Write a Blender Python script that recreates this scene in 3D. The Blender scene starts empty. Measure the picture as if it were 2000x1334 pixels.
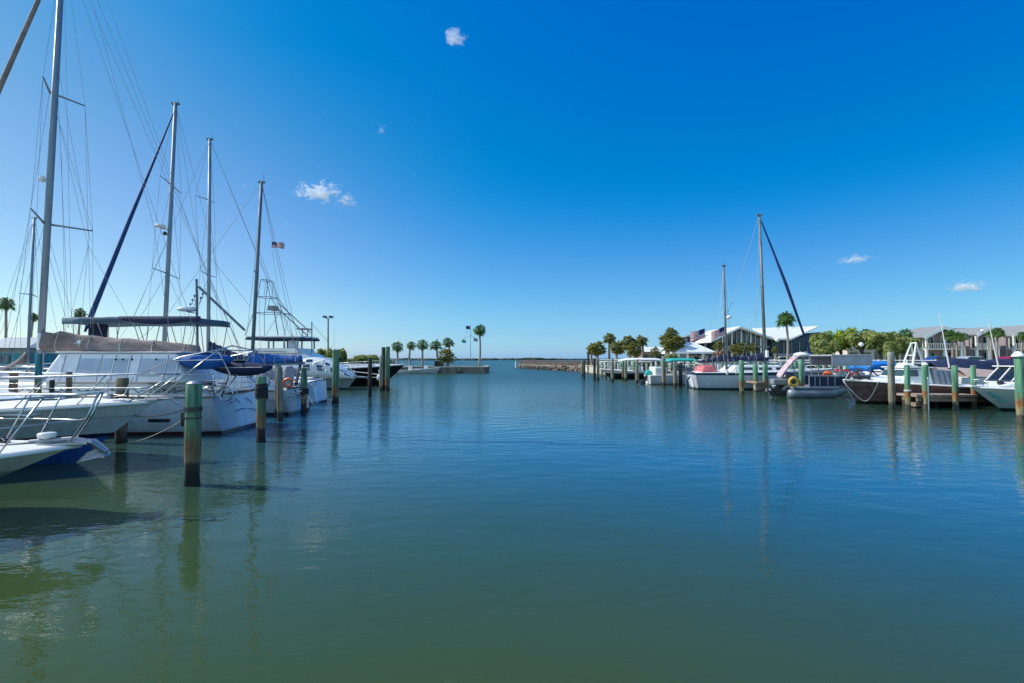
import bpy, math, random
from mathutils import Vector, Matrix, noise as mnoise
R = math.radians
sc = bpy.context.scene
rnd = random.Random(7)

# ---------------------------------------------------------------- camera
CAM_Z = 2.2
PITCH = math.atan(33 / 1000)
cam_d = bpy.data.cameras.new('camera')
cam_d.lens = 18.0; cam_d.sensor_width = 36.0
cam_d.clip_start = 0.05; cam_d.clip_end = 20000
cam = bpy.data.objects.new('camera', cam_d)
sc.collection.objects.link(cam)
cam.location = (0, 0, CAM_Z)
cam.rotation_euler = (R(90) + PITCH, 0, 0)
sc.camera = cam

# ---------------------------------------------------------------- sky and sun
SUN_AZ = R(-80)      # from +Y towards -X
SUN_EL = R(42)
world = bpy.data.worlds.new("World"); sc.world = world
world.use_nodes = True
nt = world.node_tree; nt.nodes.clear()
sky = nt.nodes.new('ShaderNodeTexSky'); sky.sky_type = 'NISHITA'
sky.sun_disc = False; sky.sun_elevation = SUN_EL; sky.sun_rotation = SUN_AZ
sky.altitude = 0; sky.air_density = 1.0; sky.dust_density = 0.6; sky.ozone_density = 3.0
hsv = nt.nodes.new('ShaderNodeHueSaturation'); hsv.inputs['Saturation'].default_value = 1.28
hsv.inputs['Hue'].default_value = 0.5; hsv.inputs['Value'].default_value = 1.0
bg = nt.nodes.new('ShaderNodeBackground'); bg.inputs['Strength'].default_value = 0.105
wo = nt.nodes.new('ShaderNodeOutputWorld')
nt.links.new(sky.outputs[0], hsv.inputs['Color'])
def M(op, a, b=None, c=None, clamp=False):
    x = nt.nodes.new('ShaderNodeMath'); x.operation = op; x.use_clamp = clamp
    for i, q in enumerate((a, b, c)):
        if q is None: continue
        if isinstance(q, (int, float)): x.inputs[i].default_value = q
        else: nt.links.new(q, x.inputs[i])
    return x.outputs[0]
# colour balance of the air by height: deep cyan-blue overhead, pale blue at the horizon
sep = nt.nodes.new('ShaderNodeSeparateColor'); nt.links.new(hsv.outputs[0], sep.inputs[0])
wtc = nt.nodes.new('ShaderNodeTexCoord'); wsx = nt.nodes.new('ShaderNodeSeparateXYZ'); nt.links.new(wtc.outputs['Generated'], wsx.inputs[0])
hor = M('SUBTRACT', 1.0, M('DIVIDE', M('ABSOLUTE', wsx.outputs['Z']), .37), clamp=True)
rr_ = M('SMOOTH_MAX', M('SMOOTH_MIN', M('MULTIPLY', M('SUBTRACT', sep.outputs[0], .82), 1.45), M('MULTIPLY', M('SUBTRACT', sep.outputs[0], .25), .68), .7), .0, .35)
gg_ = M('MULTIPLY', sep.outputs[1], M('MULTIPLY_ADD', hor, -.08, 1.15))
bb_ = M('ADD', M('MULTIPLY_ADD', sep.outputs[2], .51, 4.0), M('MULTIPLY', hor, 1.9))
# unseen sky behind the camera lifted as added fill for shaded sides, and a thin pale line of haze on the horizon
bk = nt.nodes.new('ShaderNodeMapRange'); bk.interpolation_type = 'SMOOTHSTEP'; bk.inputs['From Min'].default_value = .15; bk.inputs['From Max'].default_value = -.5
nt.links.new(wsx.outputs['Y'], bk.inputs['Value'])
vh = M('SUBTRACT', 1.0, M('DIVIDE', M('ABSOLUTE', wsx.outputs['Z']), .05), clamp=True)
lf = nt.nodes.new('ShaderNodeMapRange'); lf.interpolation_type = 'SMOOTHSTEP'; lf.inputs['From Min'].default_value = 0; lf.inputs['From Max'].default_value = -.75
nt.links.new(wsx.outputs['X'], lf.inputs['Value'])
glow = M('MULTIPLY', lf.outputs[0], M('SUBTRACT', 1.0, M('DIVIDE', M('ABSOLUTE', wsx.outputs['Z']), .5), clamp=True))   # milky air on the sun side
rr_ = M('MULTIPLY_ADD', glow, 2.3, rr_)
gg_ = M('MULTIPLY_ADD', glow, .35, gg_)
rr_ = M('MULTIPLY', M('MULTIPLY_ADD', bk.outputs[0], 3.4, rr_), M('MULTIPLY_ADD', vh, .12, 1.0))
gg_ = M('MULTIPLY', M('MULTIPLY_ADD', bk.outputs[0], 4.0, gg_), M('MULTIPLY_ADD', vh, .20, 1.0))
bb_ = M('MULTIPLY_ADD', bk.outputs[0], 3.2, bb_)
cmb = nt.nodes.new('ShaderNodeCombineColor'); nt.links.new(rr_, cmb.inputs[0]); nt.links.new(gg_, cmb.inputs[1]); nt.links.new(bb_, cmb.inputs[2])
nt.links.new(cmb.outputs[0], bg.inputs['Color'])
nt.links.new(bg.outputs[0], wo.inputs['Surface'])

sun_d = bpy.data.lights.new('sun', 'SUN'); sun_d.energy = 5.0; sun_d.angle = R(0.53)
sun_d.color = (1.0, 0.955, 0.88)
sun = bpy.data.objects.new('sun', sun_d); sc.collection.objects.link(sun)
S = Vector((math.sin(SUN_AZ) * math.cos(SUN_EL), math.cos(SUN_AZ) * math.cos(SUN_EL), math.sin(SUN_EL)))
sun.rotation_euler = S.to_track_quat('Z', 'Y').to_euler()
sun.location = (-40, 20, 60)

sc.view_settings.view_transform = 'Standard'; sc.view_settings.look = 'None'
sc.view_settings.exposure = 0.0; sc.view_settings.gamma = 1.0
sc.render.engine = 'CYCLES'
sc.cycles.max_bounces = 8; sc.cycles.volume_bounces = 4
sc.cycles.volume_step_rate = 1.0; sc.cycles.volume_max_steps = 128

# ---------------------------------------------------------------- helpers
def P(px, py, d):
    """real point at forward distance d (metres) seen at that bearing from the quay"""
    u = (px - 1000) / 1000; v = (667 - py) / 1000
    c, s = math.cos(PITCH), math.sin(PITCH)
    y = c - v * s; z = s + v * c
    return Vector((u / y * d, d, CAM_Z + z / y * d))
def V(*a): return Vector(a)

MATS = {}
def mat(name, base, rough=.5, metal=0, col2=None, vs=3.0, bump=0, bs=25, spec=.5, coat=0, world=False, stretch=(1, 1, 1), detail=4, contrast=(.35, .65), trans=0, ior=1.45):
    if name in MATS: return MATS[name]
    m = bpy.data.materials.new(name); m.use_nodes = True
    n = m.node_tree; b = n.nodes['Principled BSDF']
    b.inputs['Roughness'].default_value = rough; b.inputs['Metallic'].default_value = metal
    b.inputs['Specular IOR Level'].default_value = spec
    b.inputs['IOR'].default_value = ior
    if coat: b.inputs['Coat Weight'].default_value = coat; b.inputs['Coat Roughness'].default_value = .05
    if trans: b.inputs['Transmission Weight'].default_value = trans
    col2 = col2 or tuple(c * .72 for c in base)
    if world:
        tc = n.nodes.new('ShaderNodeNewGeometry'); src = tc.outputs['Position']
    else:
        tc = n.nodes.new('ShaderNodeTexCoord'); src = tc.outputs['Object']
    mp = n.nodes.new('ShaderNodeMapping'); mp.inputs['Scale'].default_value = stretch
    n.links.new(src, mp.inputs['Vector'])
    tx = n.nodes.new('ShaderNodeTexNoise'); tx.inputs['Scale'].default_value = vs; tx.inputs['Detail'].default_value = detail
    tx.inputs['Roughness'].default_value = .6
    n.links.new(mp.outputs[0], tx.inputs['Vector'])
    rp = n.nodes.new('ShaderNodeValToRGB')
    rp.color_ramp.elements[0].position = contrast[0]; rp.color_ramp.elements[1].position = contrast[1]
    rp.color_ramp.elements[0].color = (*col2, 1); rp.color_ramp.elements[1].color = (*base, 1)
    n.links.new(tx.outputs['Fac'], rp.inputs['Fac']); n.links.new(rp.outputs[0], b.inputs['Base Color'])
    if bump:
        t2 = n.nodes.new('ShaderNodeTexNoise'); t2.inputs['Scale'].default_value = bs; t2.inputs['Detail'].default_value = 3
        n.links.new(mp.outputs[0], t2.inputs['Vector'])
        bp = n.nodes.new('ShaderNodeBump'); bp.inputs['Strength'].default_value = min(1, bump); bp.inputs['Distance'].default_value = .03
        n.links.new(t2.outputs['Fac'], bp.inputs['Height']); n.links.new(bp.outputs[0], b.inputs['Normal'])
    MATS[name] = m
    return m

def zmat(name, stops, rough=.35, noise=.03, ns=6, metal=0, coat=0, bump=0, streak=.08, planks=0):
    """colour bands of the thing, by height above the water: stops = [(z, colour), ...]"""
    m = bpy.data.materials.new(name); m.use_nodes = True
    n = m.node_tree; b = n.nodes['Principled BSDF']
    b.inputs['Roughness'].default_value = rough; b.inputs['Metallic'].default_value = metal
    if coat: b.inputs['Coat Weight'].default_value = coat; b.inputs['Coat Roughness'].default_value = .06
    g = n.nodes.new('ShaderNodeNewGeometry'); sp = n.nodes.new('ShaderNodeSeparateXYZ'); n.links.new(g.outputs['Position'], sp.inputs[0])
    tx = n.nodes.new('ShaderNodeTexNoise'); tx.inputs['Scale'].default_value = ns; tx.inputs['Detail'].default_value = 5
    n.links.new(g.outputs['Position'], tx.inputs['Vector'])
    ma = n.nodes.new('ShaderNodeMath'); ma.operation = 'MULTIPLY_ADD'; ma.inputs[1].default_value = noise * 2; 
    n.links.new(tx.outputs['Fac'], ma.inputs[0]); n.links.new(sp.outputs['Z'], ma.inputs[2])
    ms = n.nodes.new('ShaderNodeMapRange'); ms.inputs['From Min'].default_value = noise; ms.inputs['From Max'].default_value = 3 + noise
    n.links.new(ma.outputs[0], ms.inputs['Value'])
    rp = n.nodes.new('ShaderNodeValToRGB'); cr = rp.color_ramp
    while len(cr.elements) > 1: cr.elements.remove(cr.elements[-1])
    cr.elements[0].position = max(0, stops[0][0] / 3); cr.elements[0].color = (*stops[0][1], 1)
    for z, c in stops[1:]:
        e = cr.elements.new(z / 3); e.color = (*c, 1)
    n.links.new(ms.outputs[0], rp.inputs['Fac'])
    # dirt streaks run down
    mp = n.nodes.new('ShaderNodeMapping'); mp.inputs['Scale'].default_value = (7, 7, .8); n.links.new(g.outputs['Position'], mp.inputs[0])
    t3 = n.nodes.new('ShaderNodeTexNoise'); t3.inputs['Scale'].default_value = 1.6; t3.inputs['Detail'].default_value = 6; n.links.new(mp.outputs[0], t3.inputs[0])
    mr = n.nodes.new('ShaderNodeMapRange'); mr.inputs['From Min'].default_value = .3; mr.inputs['From Max'].default_value = .65
    mr.inputs['To Min'].default_value = 1 - streak * 2.2; mr.inputs['To Max'].default_value = 1.0
    n.links.new(t3.outputs['Fac'], mr.inputs['Value'])
    mx = n.nodes.new('ShaderNodeMix'); mx.data_type = 'RGBA'; mx.blend_type = 'MULTIPLY'; mx.inputs[0].default_value = 1
    n.links.new(rp.outputs[0], mx.inputs[6]); n.links.new(mr.outputs[0], mx.inputs[7])
    n.links.new(mx.outputs[2], b.inputs['Base Color'])
    hsrc = t3.outputs['Fac']
    if planks:
        w = n.nodes.new('ShaderNodeTexWave'); w.wave_type = 'BANDS'; w.bands_direction = 'Z'; w.inputs['Scale'].default_value = planks
        w.inputs['Distortion'].default_value = .4; n.links.new(g.outputs['Position'], w.inputs[0]); hsrc = w.outputs['Fac']
    if bump:
        bp = n.nodes.new('ShaderNodeBump'); bp.inputs['Strength'].default_value = bump; bp.inputs['Distance'].default_value = .02
        n.links.new(hsrc, bp.inputs['Height']); n.links.new(bp.outputs[0], b.inputs['Normal'])
    return m

class MB:
    def __init__(s): s.v = []; s.f = []; s.m = []; s.cur = 0
    def vert(s, p): s.v.append(Vector(p)); return len(s.v) - 1
    def face(s, *ix): s.f.append(tuple(ix)); s.m.append(s.cur)
    def poly(s, pts): s.face(*[s.vert(p) for p in pts]); return s
    def hexa(s, p):   # 4 bottom + 4 top
        i = [s.vert(q) for q in p]
        for f in ((3, 2, 1, 0), (4, 5, 6, 7), (0, 1, 5, 4), (1, 2, 6, 5), (2, 3, 7, 6), (3, 0, 4, 7)): s.face(*[i[k] for k in f])
        return s
    def box(s, a, b):
        x0, y0, z0 = a; x1, y1, z1 = b
        return s.hexa([(x0, y0, z0), (x1, y0, z0), (x1, y1, z0), (x0, y1, z0), (x0, y0, z1), (x1, y0, z1), (x1, y1, z1), (x0, y1, z1)])
    def tbox(s, T, a, b):
        x0, y0, z0 = a; x1, y1, z1 = b
        return s.hexa([T(*q) for q in ((x0, y0, z0), (x1, y0, z0), (x1, y1, z0), (x0, y1, z0), (x0, y0, z1), (x1, y0, z1), (x1, y1, z1), (x0, y1, z1))])
    def prism(s, poly, off):
        off = Vector(off); n = len(poly)
        a = [s.vert(p) for p in poly]; b = [s.vert(Vector(p) + off) for p in poly]
        s.face(*a[::-1]); s.face(*b)
        for k in range(n): s.face(a[k], a[(k + 1) % n], b[(k + 1) % n], b[k])
        return s
    def tube(s, pts, r, n=6, squash=1.0):
        pts = [Vector(p) for p in pts]
        rs = r if isinstance(r, (list, tuple)) else [r] * len(pts)
        rings = []
        for i, p in enumerate(pts):
            d = (pts[min(i + 1, len(pts) - 1)] - pts[max(i - 1, 0)])
            if d.length < 1e-9: d = Vector((0, 0, 1))
            d.normalize()
            up = Vector((0, 0, 1)) if abs(d.z) < .9 else Vector((0, 1, 0))
            a = d.cross(up).normalized(); b = a.cross(d).normalized()
            rings.append([s.vert(p + (a * math.cos(t) * squash + b * math.sin(t)) * rs[i]) for t in [2 * math.pi * k / n for k in range(n)]])
        for i in range(len(rings) - 1):
            for k in range(n):
                s.face(rings[i][k], rings[i][(k + 1) % n], rings[i + 1][(k + 1) % n], rings[i + 1][k])
        s.face(*rings[0][::-1]); s.face(*rings[-1])
        return s
    def grid(s, rows, closed=False):
        ix = [[s.vert(p) for p in r] for r in rows]
        for i in range(len(ix) - 1):
            m = len(ix[i]); rng = m if closed else m - 1
            for k in range(rng): s.face(ix[i][k], ix[i][(k + 1) % m], ix[i + 1][(k + 1) % m], ix[i + 1][k])
        return ix
    def loft(s, rings):
        ix = s.grid(rings, True); s.face(*ix[0][::-1]); s.face(*ix[-1]); return s
    def ball(s, c, r, nu=8, nv=5, jit=0, rn=None):
        c = Vector(c); r = Vector(r) if not isinstance(r, (int, float)) else Vector((r, r, r))
        top = s.vert(c + Vector((0, 0, r.z))); rings = []
        for j in range(1, nv):
            ph = math.pi * j / nv
            row = []
            for k in range(nu):
                th = 2 * math.pi * k / nu; q = 1 + (rn.uniform(-jit, jit) if rn else 0)
                row.append(s.vert(c + Vector((r.x * math.sin(ph) * math.cos(th) * q, r.y * math.sin(ph) * math.sin(th) * q, r.z * math.cos(ph) * q))))
            rings.append(row)
        bot = s.vert(c - Vector((0, 0, r.z)))
        for k in range(nu):
            s.face(top, rings[0][k], rings[0][(k + 1) % nu]); s.face(bot, rings[-1][(k + 1) % nu], rings[-1][k])
        for j in range(len(rings) - 1):
            for k in range(nu): s.face(rings[j][k], rings[j + 1][k], rings[j + 1][(k + 1) % nu], rings[j][(k + 1) % nu])
        return s
    def lathe(s, c, prof, n=12):
        c = Vector(c); rings = [[c + Vector((r * math.cos(t), r * math.sin(t), z)) for t in [2 * math.pi * k / n for k in range(n)]] for r, z in prof]
        return s.loft(rings)
    def each(s, name, m, parent, **k):
        par = list(range(len(s.v)))
        def fnd(a):
            while par[a] != a: par[a] = par[par[a]]; a = par[a]
            return a
        for f in s.f:
            for q in f[1:]: par[fnd(q)] = fnd(f[0])
        grp = {}
        for f in s.f: grp.setdefault(fnd(f[0]), []).append(f)
        for fs in grp.values():
            w = MB(); mp = {}
            for f in fs: w.face(*[mp.setdefault(i, None) if mp.get(i) is not None else mp.__setitem__(i, w.vert(s.v[i])) or mp[i] for i in f])
            w.build(name, m, parent, **k)
    def build(s, name, m, parent=None, smooth=False, bevel=0, origin=None, solid=0, sub=0):
        me = bpy.data.meshes.new(name)
        if parent is not None:
            o0 = parent; off = Vector(parent.location)
            if parent.parent is not None: off = off + Vector(parent.parent.location)
        else: off = Vector(origin) if origin is not None else Vector((0, 0, 0))
        me.from_pydata([tuple(p - off) for p in s.v], [], s.f)
        for q in (m if isinstance(m, (list, tuple)) else [m]): me.materials.append(q)
        if any(s.m): me.polygons.foreach_set('material_index', s.m)
        if smooth: me.polygons.foreach_set('use_smooth', [True] * len(me.polygons))
        me.update()
        o = bpy.data.objects.new(name, me); sc.collection.objects.link(o)
        if parent is not None: o.parent = parent
        else: o.location = off
        if bevel:
            b = o.modifiers.new('bevel', 'BEVEL'); b.width = bevel; b.segments = 2; b.limit_method = 'ANGLE'
        if solid:
            b = o.modifiers.new('solid', 'SOLIDIFY'); b.thickness = solid
        if sub:
            b = o.modifiers.new('sub', 'SUBSURF'); b.levels = sub; b.render_levels = sub
        return o

def tag(o, label=None, cat=None, group=None, kind=None):
    if label: o['label'] = label
    if cat: o['category'] = cat
    if group: o['group'] = group
    if kind: o['kind'] = kind
    return o
def thing(name, label, cat, loc, group=None):
    o = bpy.data.objects.new(name, None); o.empty_display_size = .3
    sc.collection.objects.link(o); o.location = loc
    return tag(o, label, cat, group)

# ---------------------------------------------------------------- materials
gel = mat('white_gelcoat', (.80, .80, .78), .28, coat=.4, col2=(.72, .72, .69), vs=1.5)
deckw = mat('deck_white', (.80, .79, .75), .55, col2=(.70, .69, .65), vs=4, bump=.15, bs=60)
cream = mat('cream_paint', (.72, .66, .54), .5)
steel = mat('stainless', (.50, .52, .54), .32, 1)
alu = mat('mast_aluminium', (.27, .32, .36), .5, .3, col2=(.20, .24, .28), vs=2, stretch=(4, 4, .5))
alud = mat('mast_grey', (.17, .20, .22), .55, .3, vs=2)
wire = mat('rigging_wire', (.30, .31, .33), .4, .8)
rope = mat('rope', (.42, .38, .32), .9, bump=.4, bs=90)
ropew = mat('rope_white', (.70, .68, .64), .9, bump=.4, bs=90)
roped = mat('rope_dark', (.03, .03, .035), .9)
navy = mat('navy_canvas', (.012, .02, .055), .8, col2=(.02, .03, .08), vs=2, bump=.5, bs=6)
blue = mat('blue_canvas', (.008, .11, .38), .75, col2=(.006, .07, .27), vs=2, bump=.5, bs=6)
royal = mat('royal_canvas', (.01, .20, .62), .7, col2=(.01, .15, .5), vs=2, bump=.5, bs=5)
slate = mat('slate_canvas', (.10, .17, .24), .75, col2=(.05, .09, .14), vs=1.2, bump=.3, bs=5)
brownc = mat('brown_canvas', (.29, .225, .20), .8, col2=(.15, .11, .10), vs=1.3, bump=.6, bs=5, stretch=(1, 1, 2))
whitec = mat('white_canvas', (.84, .84, .84), .75, col2=(.74, .74, .76), vs=2, bump=.5, bs=4)
greyc = mat('grey_canvas', (.36, .38, .42), .8, col2=(.29, .31, .35), vs=2, bump=.5, bs=5)
lilac = mat('lilac_grey_tarp', (.34, .34, .40), .8, col2=(.24, .24, .30), vs=2, bump=.6, bs=5)
teal = mat('teal_canvas', (.03, .42, .38), .7, col2=(.02, .32, .30), vs=2, bump=.4, bs=6)
pink = mat('pink_canvas', (.62, .16, .18), .7, col2=(.50, .10, .12), vs=3, bump=.4, bs=6)
red = mat('red_paint', (.42, .03, .035), .5)
redp = mat('orange_life_ring', (.75, .14, .04), .5)
yel = mat('yellow_ring', (.75, .50, .08), .5)
glass = mat('dark_glass', (.015, .02, .028), .06, spec=.9)
glassb = mat('blue_tinted_window', (.02, .05, .11), .08, spec=.9)
glassg = mat('green_grey_glass', (.05, .085, .08), .08, spec=.9)
black = mat('black_plastic', (.012, .012, .014), .35, coat=.3)
grey = mat('grey_plastic', (.25, .26, .27), .5)
teak = mat('weathered_wood', (.33, .26, .19), .85, col2=(.19, .14, .10), vs=3, bump=.6, bs=30, stretch=(.3, 3, 3))
plank = mat('dock_planks', (.40, .33, .27), .9, col2=(.24, .18, .14), vs=2, bump=.7, bs=20, stretch=(5, .5, 1))
galv = mat('galvanised', (.45, .47, .48), .45, .8)
conc = mat('weathered_concrete', (.25, .22, .19), .9, col2=(.10, .09, .08), vs=1.2, bump=.6, bs=9, world=True, detail=6)
concl = mat('pale_concrete', (.55, .52, .46), .9, col2=(.38, .35, .30), vs=.8, bump=.4, bs=8, world=True)
rockm = mat('riprap_rock', (.24, .19, .15), .95, col2=(.08, .065, .05), vs=3, bump=1, bs=4, world=True)
sand = mat('sandy_ground', (.42, .38, .29), .95, col2=(.12, .16, .06), vs=.35, bump=.5, bs=5, world=True, contrast=(.42, .58))
roofw = mat('white_roof', (.80, .80, .80), .5, col2=(.70, .71, .72), vs=.4)
roofg = mat('grey_shingle_roof', (.26, .27, .28), .85, col2=(.18, .19, .20), vs=4, bump=.5, bs=12)
metalr = mat('pale_metal_roof', (.42, .45, .46), .55, col2=(.30, .33, .34), vs=.8)
tealw = mat('teal_wall', (.05, .26, .34), .7)
greyw = mat('grey_blue_wall', (.26, .32, .36), .8)
stucco = mat('beige_stucco', (.78, .72, .66), .9, col2=(.66, .60, .55), vs=.7)
mauve = mat('mauve_wall', (.36, .29, .30), .9, col2=(.28, .22, .23), vs=.5)
whitep = mat('white_trim', (.90, .90, .88), .6, col2=(.80, .80, .78))
trunkm = mat('palm_trunk', (.40, .34, .28), .95, col2=(.22, .18, .14), vs=6, bump=1, bs=14, stretch=(1, 1, 3))
bark = mat('tree_bark', (.15, .12, .09), .95, bump=1, bs=10)
leafp = mat('palm_leaf', (.13, .25, .06), .5, col2=(.05, .12, .035), vs=1.6, spec=.4, contrast=(.3, .7))
leafy = mat('sabal_leaf', (.34, .32, .085), .55, col2=(.12, .16, .04), vs=1.3, spec=.4, contrast=(.3, .7))
leafd = mat('dead_frond', (.34, .24, .11), .9, vs=2)
leafb = mat('broad_leaf', (.34, .38, .11), .55, col2=(.14, .20, .07), vs=.9, spec=.3, contrast=(.35, .62))
leafv = mat('bright_leaf', (.38, .48, .06), .55, col2=(.17, .27, .03), vs=.8, spec=.3)
leafm = mat('mangrove_leaf', (.035, .06, .03), .7, col2=(.015, .03, .018), vs=.12, world=True)

def leafy_light(m):
    n = m.node_tree; b = n.nodes['Principled BSDF']; o = [x for x in n.nodes if x.type == 'OUTPUT_MATERIAL'][0]
    t = n.nodes.new('ShaderNodeBsdfTranslucent'); x = n.nodes.new('ShaderNodeMixShader'); x.inputs[0].default_value = .4
    src = b.inputs['Base Color'].links[0].from_socket; n.links.new(src, t.inputs['Color'])
    n.links.new(b.outputs[0], x.inputs[1]); n.links.new(t.outputs[0], x.inputs[2]); n.links.new(x.outputs[0], o.inputs['Surface'])
for q in (leafp, leafy, leafb, leafv): leafy_light(q)
# ---------------------------------------------------------------- water
def make_water():
    m = bpy.data.materials.new('harbour_water'); m.use_nodes = True
    n = m.node_tree; b = n.nodes['Principled BSDF']
    b.inputs['Base Color'].default_value = (.034, .078, .038, 1)
    b.inputs['Roughness'].default_value = .035; b.inputs['IOR'].default_value = 1.36
    g = n.nodes.new('ShaderNodeNewGeometry')
    def nz(scale, sx, sy, det, rot=0, dist=0):
        mp = n.nodes.new('ShaderNodeMapping'); mp.inputs['Scale'].default_value = (sx, sy, 1); mp.inputs['Rotation'].default_value = (0, 0, rot)
        n.links.new(g.outputs['Position'], mp.inputs[0])
        t = n.nodes.new('ShaderNodeTexNoise'); t.inputs['Scale'].default_value = scale; t.inputs['Detail'].default_value = det
        t.inputs['Distortion'].default_value = dist
        n.links.new(mp.outputs[0], t.inputs[0]); return t.outputs['Fac']
    def bp(h, dist, strength, prev=None):
        x = n.nodes.new('ShaderNodeBump'); x.inputs['Strength'].default_value = strength; x.inputs['Distance'].default_value = dist
        n.links.new(h, x.inputs['Height'])
        if prev: n.links.new(prev, x.inputs['Normal'])
        return x.outputs[0]
    # patches of wind-ruffled and of calmer water
    pt = nz(.07, 1, .8, 2, .3)
    mr = n.nodes.new('ShaderNodeMapRange'); mr.inputs['From Min'].default_value = .38; mr.inputs['From Max'].default_value = .62
    mr.inputs['To Min'].default_value = .35; mr.inputs['To Max'].default_value = 1
    n.links.new(pt, mr.inputs['Value'])
    # open channel is more wind-ruffled than the sheltered water by the quay
    spy = n.nodes.new('ShaderNodeSeparateXYZ'); n.links.new(g.outputs['Position'], spy.inputs[0])
    op = n.nodes.new('ShaderNodeMapRange'); op.interpolation_type = 'SMOOTHSTEP'; op.inputs['From Min'].default_value = 5; op.inputs['From Max'].default_value = 45
    op.inputs['To Min'].default_value = .4; op.inputs['To Max'].default_value = 5.0
    n.links.new(spy.outputs['Y'], op.inputs['Value'])
    def mul(h):
        q = n.nodes.new('ShaderNodeMath'); q.operation = 'MULTIPLY'; n.links.new(h, q.inputs[0]); n.links.new(op.outputs[0], q.inputs[1]); return q.outputs[0]
    fine = nz(5.5, .9, 1.5, 3, .25)
    mu = n.nodes.new('ShaderNodeMath'); mu.operation = 'MULTIPLY'; n.links.new(fine, mu.inputs[0]); n.links.new(mr.outputs[0], mu.inputs[1])
    a = bp(nz(.55, .7, 1.3, 2, .2, .3), .10, .15)
    a = bp(mul(nz(1.9, .7, 1.5, 3, -.2, .2)), .045, .40, a)
    a = bp(mul(mu.outputs[0]), .018, .5, a)
    n.links.new(a, b.inputs['Normal'])
    # beyond some tens of metres the ripples are finer than the eye can part: they widen the highlight
    rg = n.nodes.new('ShaderNodeMapRange'); rg.interpolation_type = 'SMOOTHSTEP'; rg.inputs['From Min'].default_value = 8; rg.inputs['From Max'].default_value = 62
    rg.inputs['To Min'].default_value = .04; rg.inputs['To Max'].default_value = .30
    n.links.new(spy.outputs['Y'], rg.inputs['Value']); n.links.new(rg.outputs[0], b.inputs['Roughness'])
    # faint drift of suspended silt
    # olive silt stirred up by the near quay, out in the channel reflected sky blue is put into the base colour
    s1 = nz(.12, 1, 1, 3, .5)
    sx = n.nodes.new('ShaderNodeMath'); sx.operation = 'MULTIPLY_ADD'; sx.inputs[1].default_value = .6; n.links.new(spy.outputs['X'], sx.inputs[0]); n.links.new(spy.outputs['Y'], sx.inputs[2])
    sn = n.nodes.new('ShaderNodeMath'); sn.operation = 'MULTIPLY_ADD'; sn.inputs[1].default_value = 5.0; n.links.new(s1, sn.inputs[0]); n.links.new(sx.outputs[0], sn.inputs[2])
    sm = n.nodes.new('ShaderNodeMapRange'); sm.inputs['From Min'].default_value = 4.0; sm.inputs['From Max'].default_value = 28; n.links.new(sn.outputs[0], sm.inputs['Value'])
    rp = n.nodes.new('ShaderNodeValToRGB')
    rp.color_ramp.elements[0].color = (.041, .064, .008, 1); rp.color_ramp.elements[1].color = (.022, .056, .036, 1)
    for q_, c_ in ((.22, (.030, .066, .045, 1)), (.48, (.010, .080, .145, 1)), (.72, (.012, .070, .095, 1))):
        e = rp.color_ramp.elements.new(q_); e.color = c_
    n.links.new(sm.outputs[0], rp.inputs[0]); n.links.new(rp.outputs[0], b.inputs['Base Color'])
    w = MB(); w.poly([(-6000, -80, 0), (6000, -80, 0), (6000, 9000, 0), (-6000, 9000, 0)])
    tag(w.build('water', m), kind='structure')
make_water()
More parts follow.
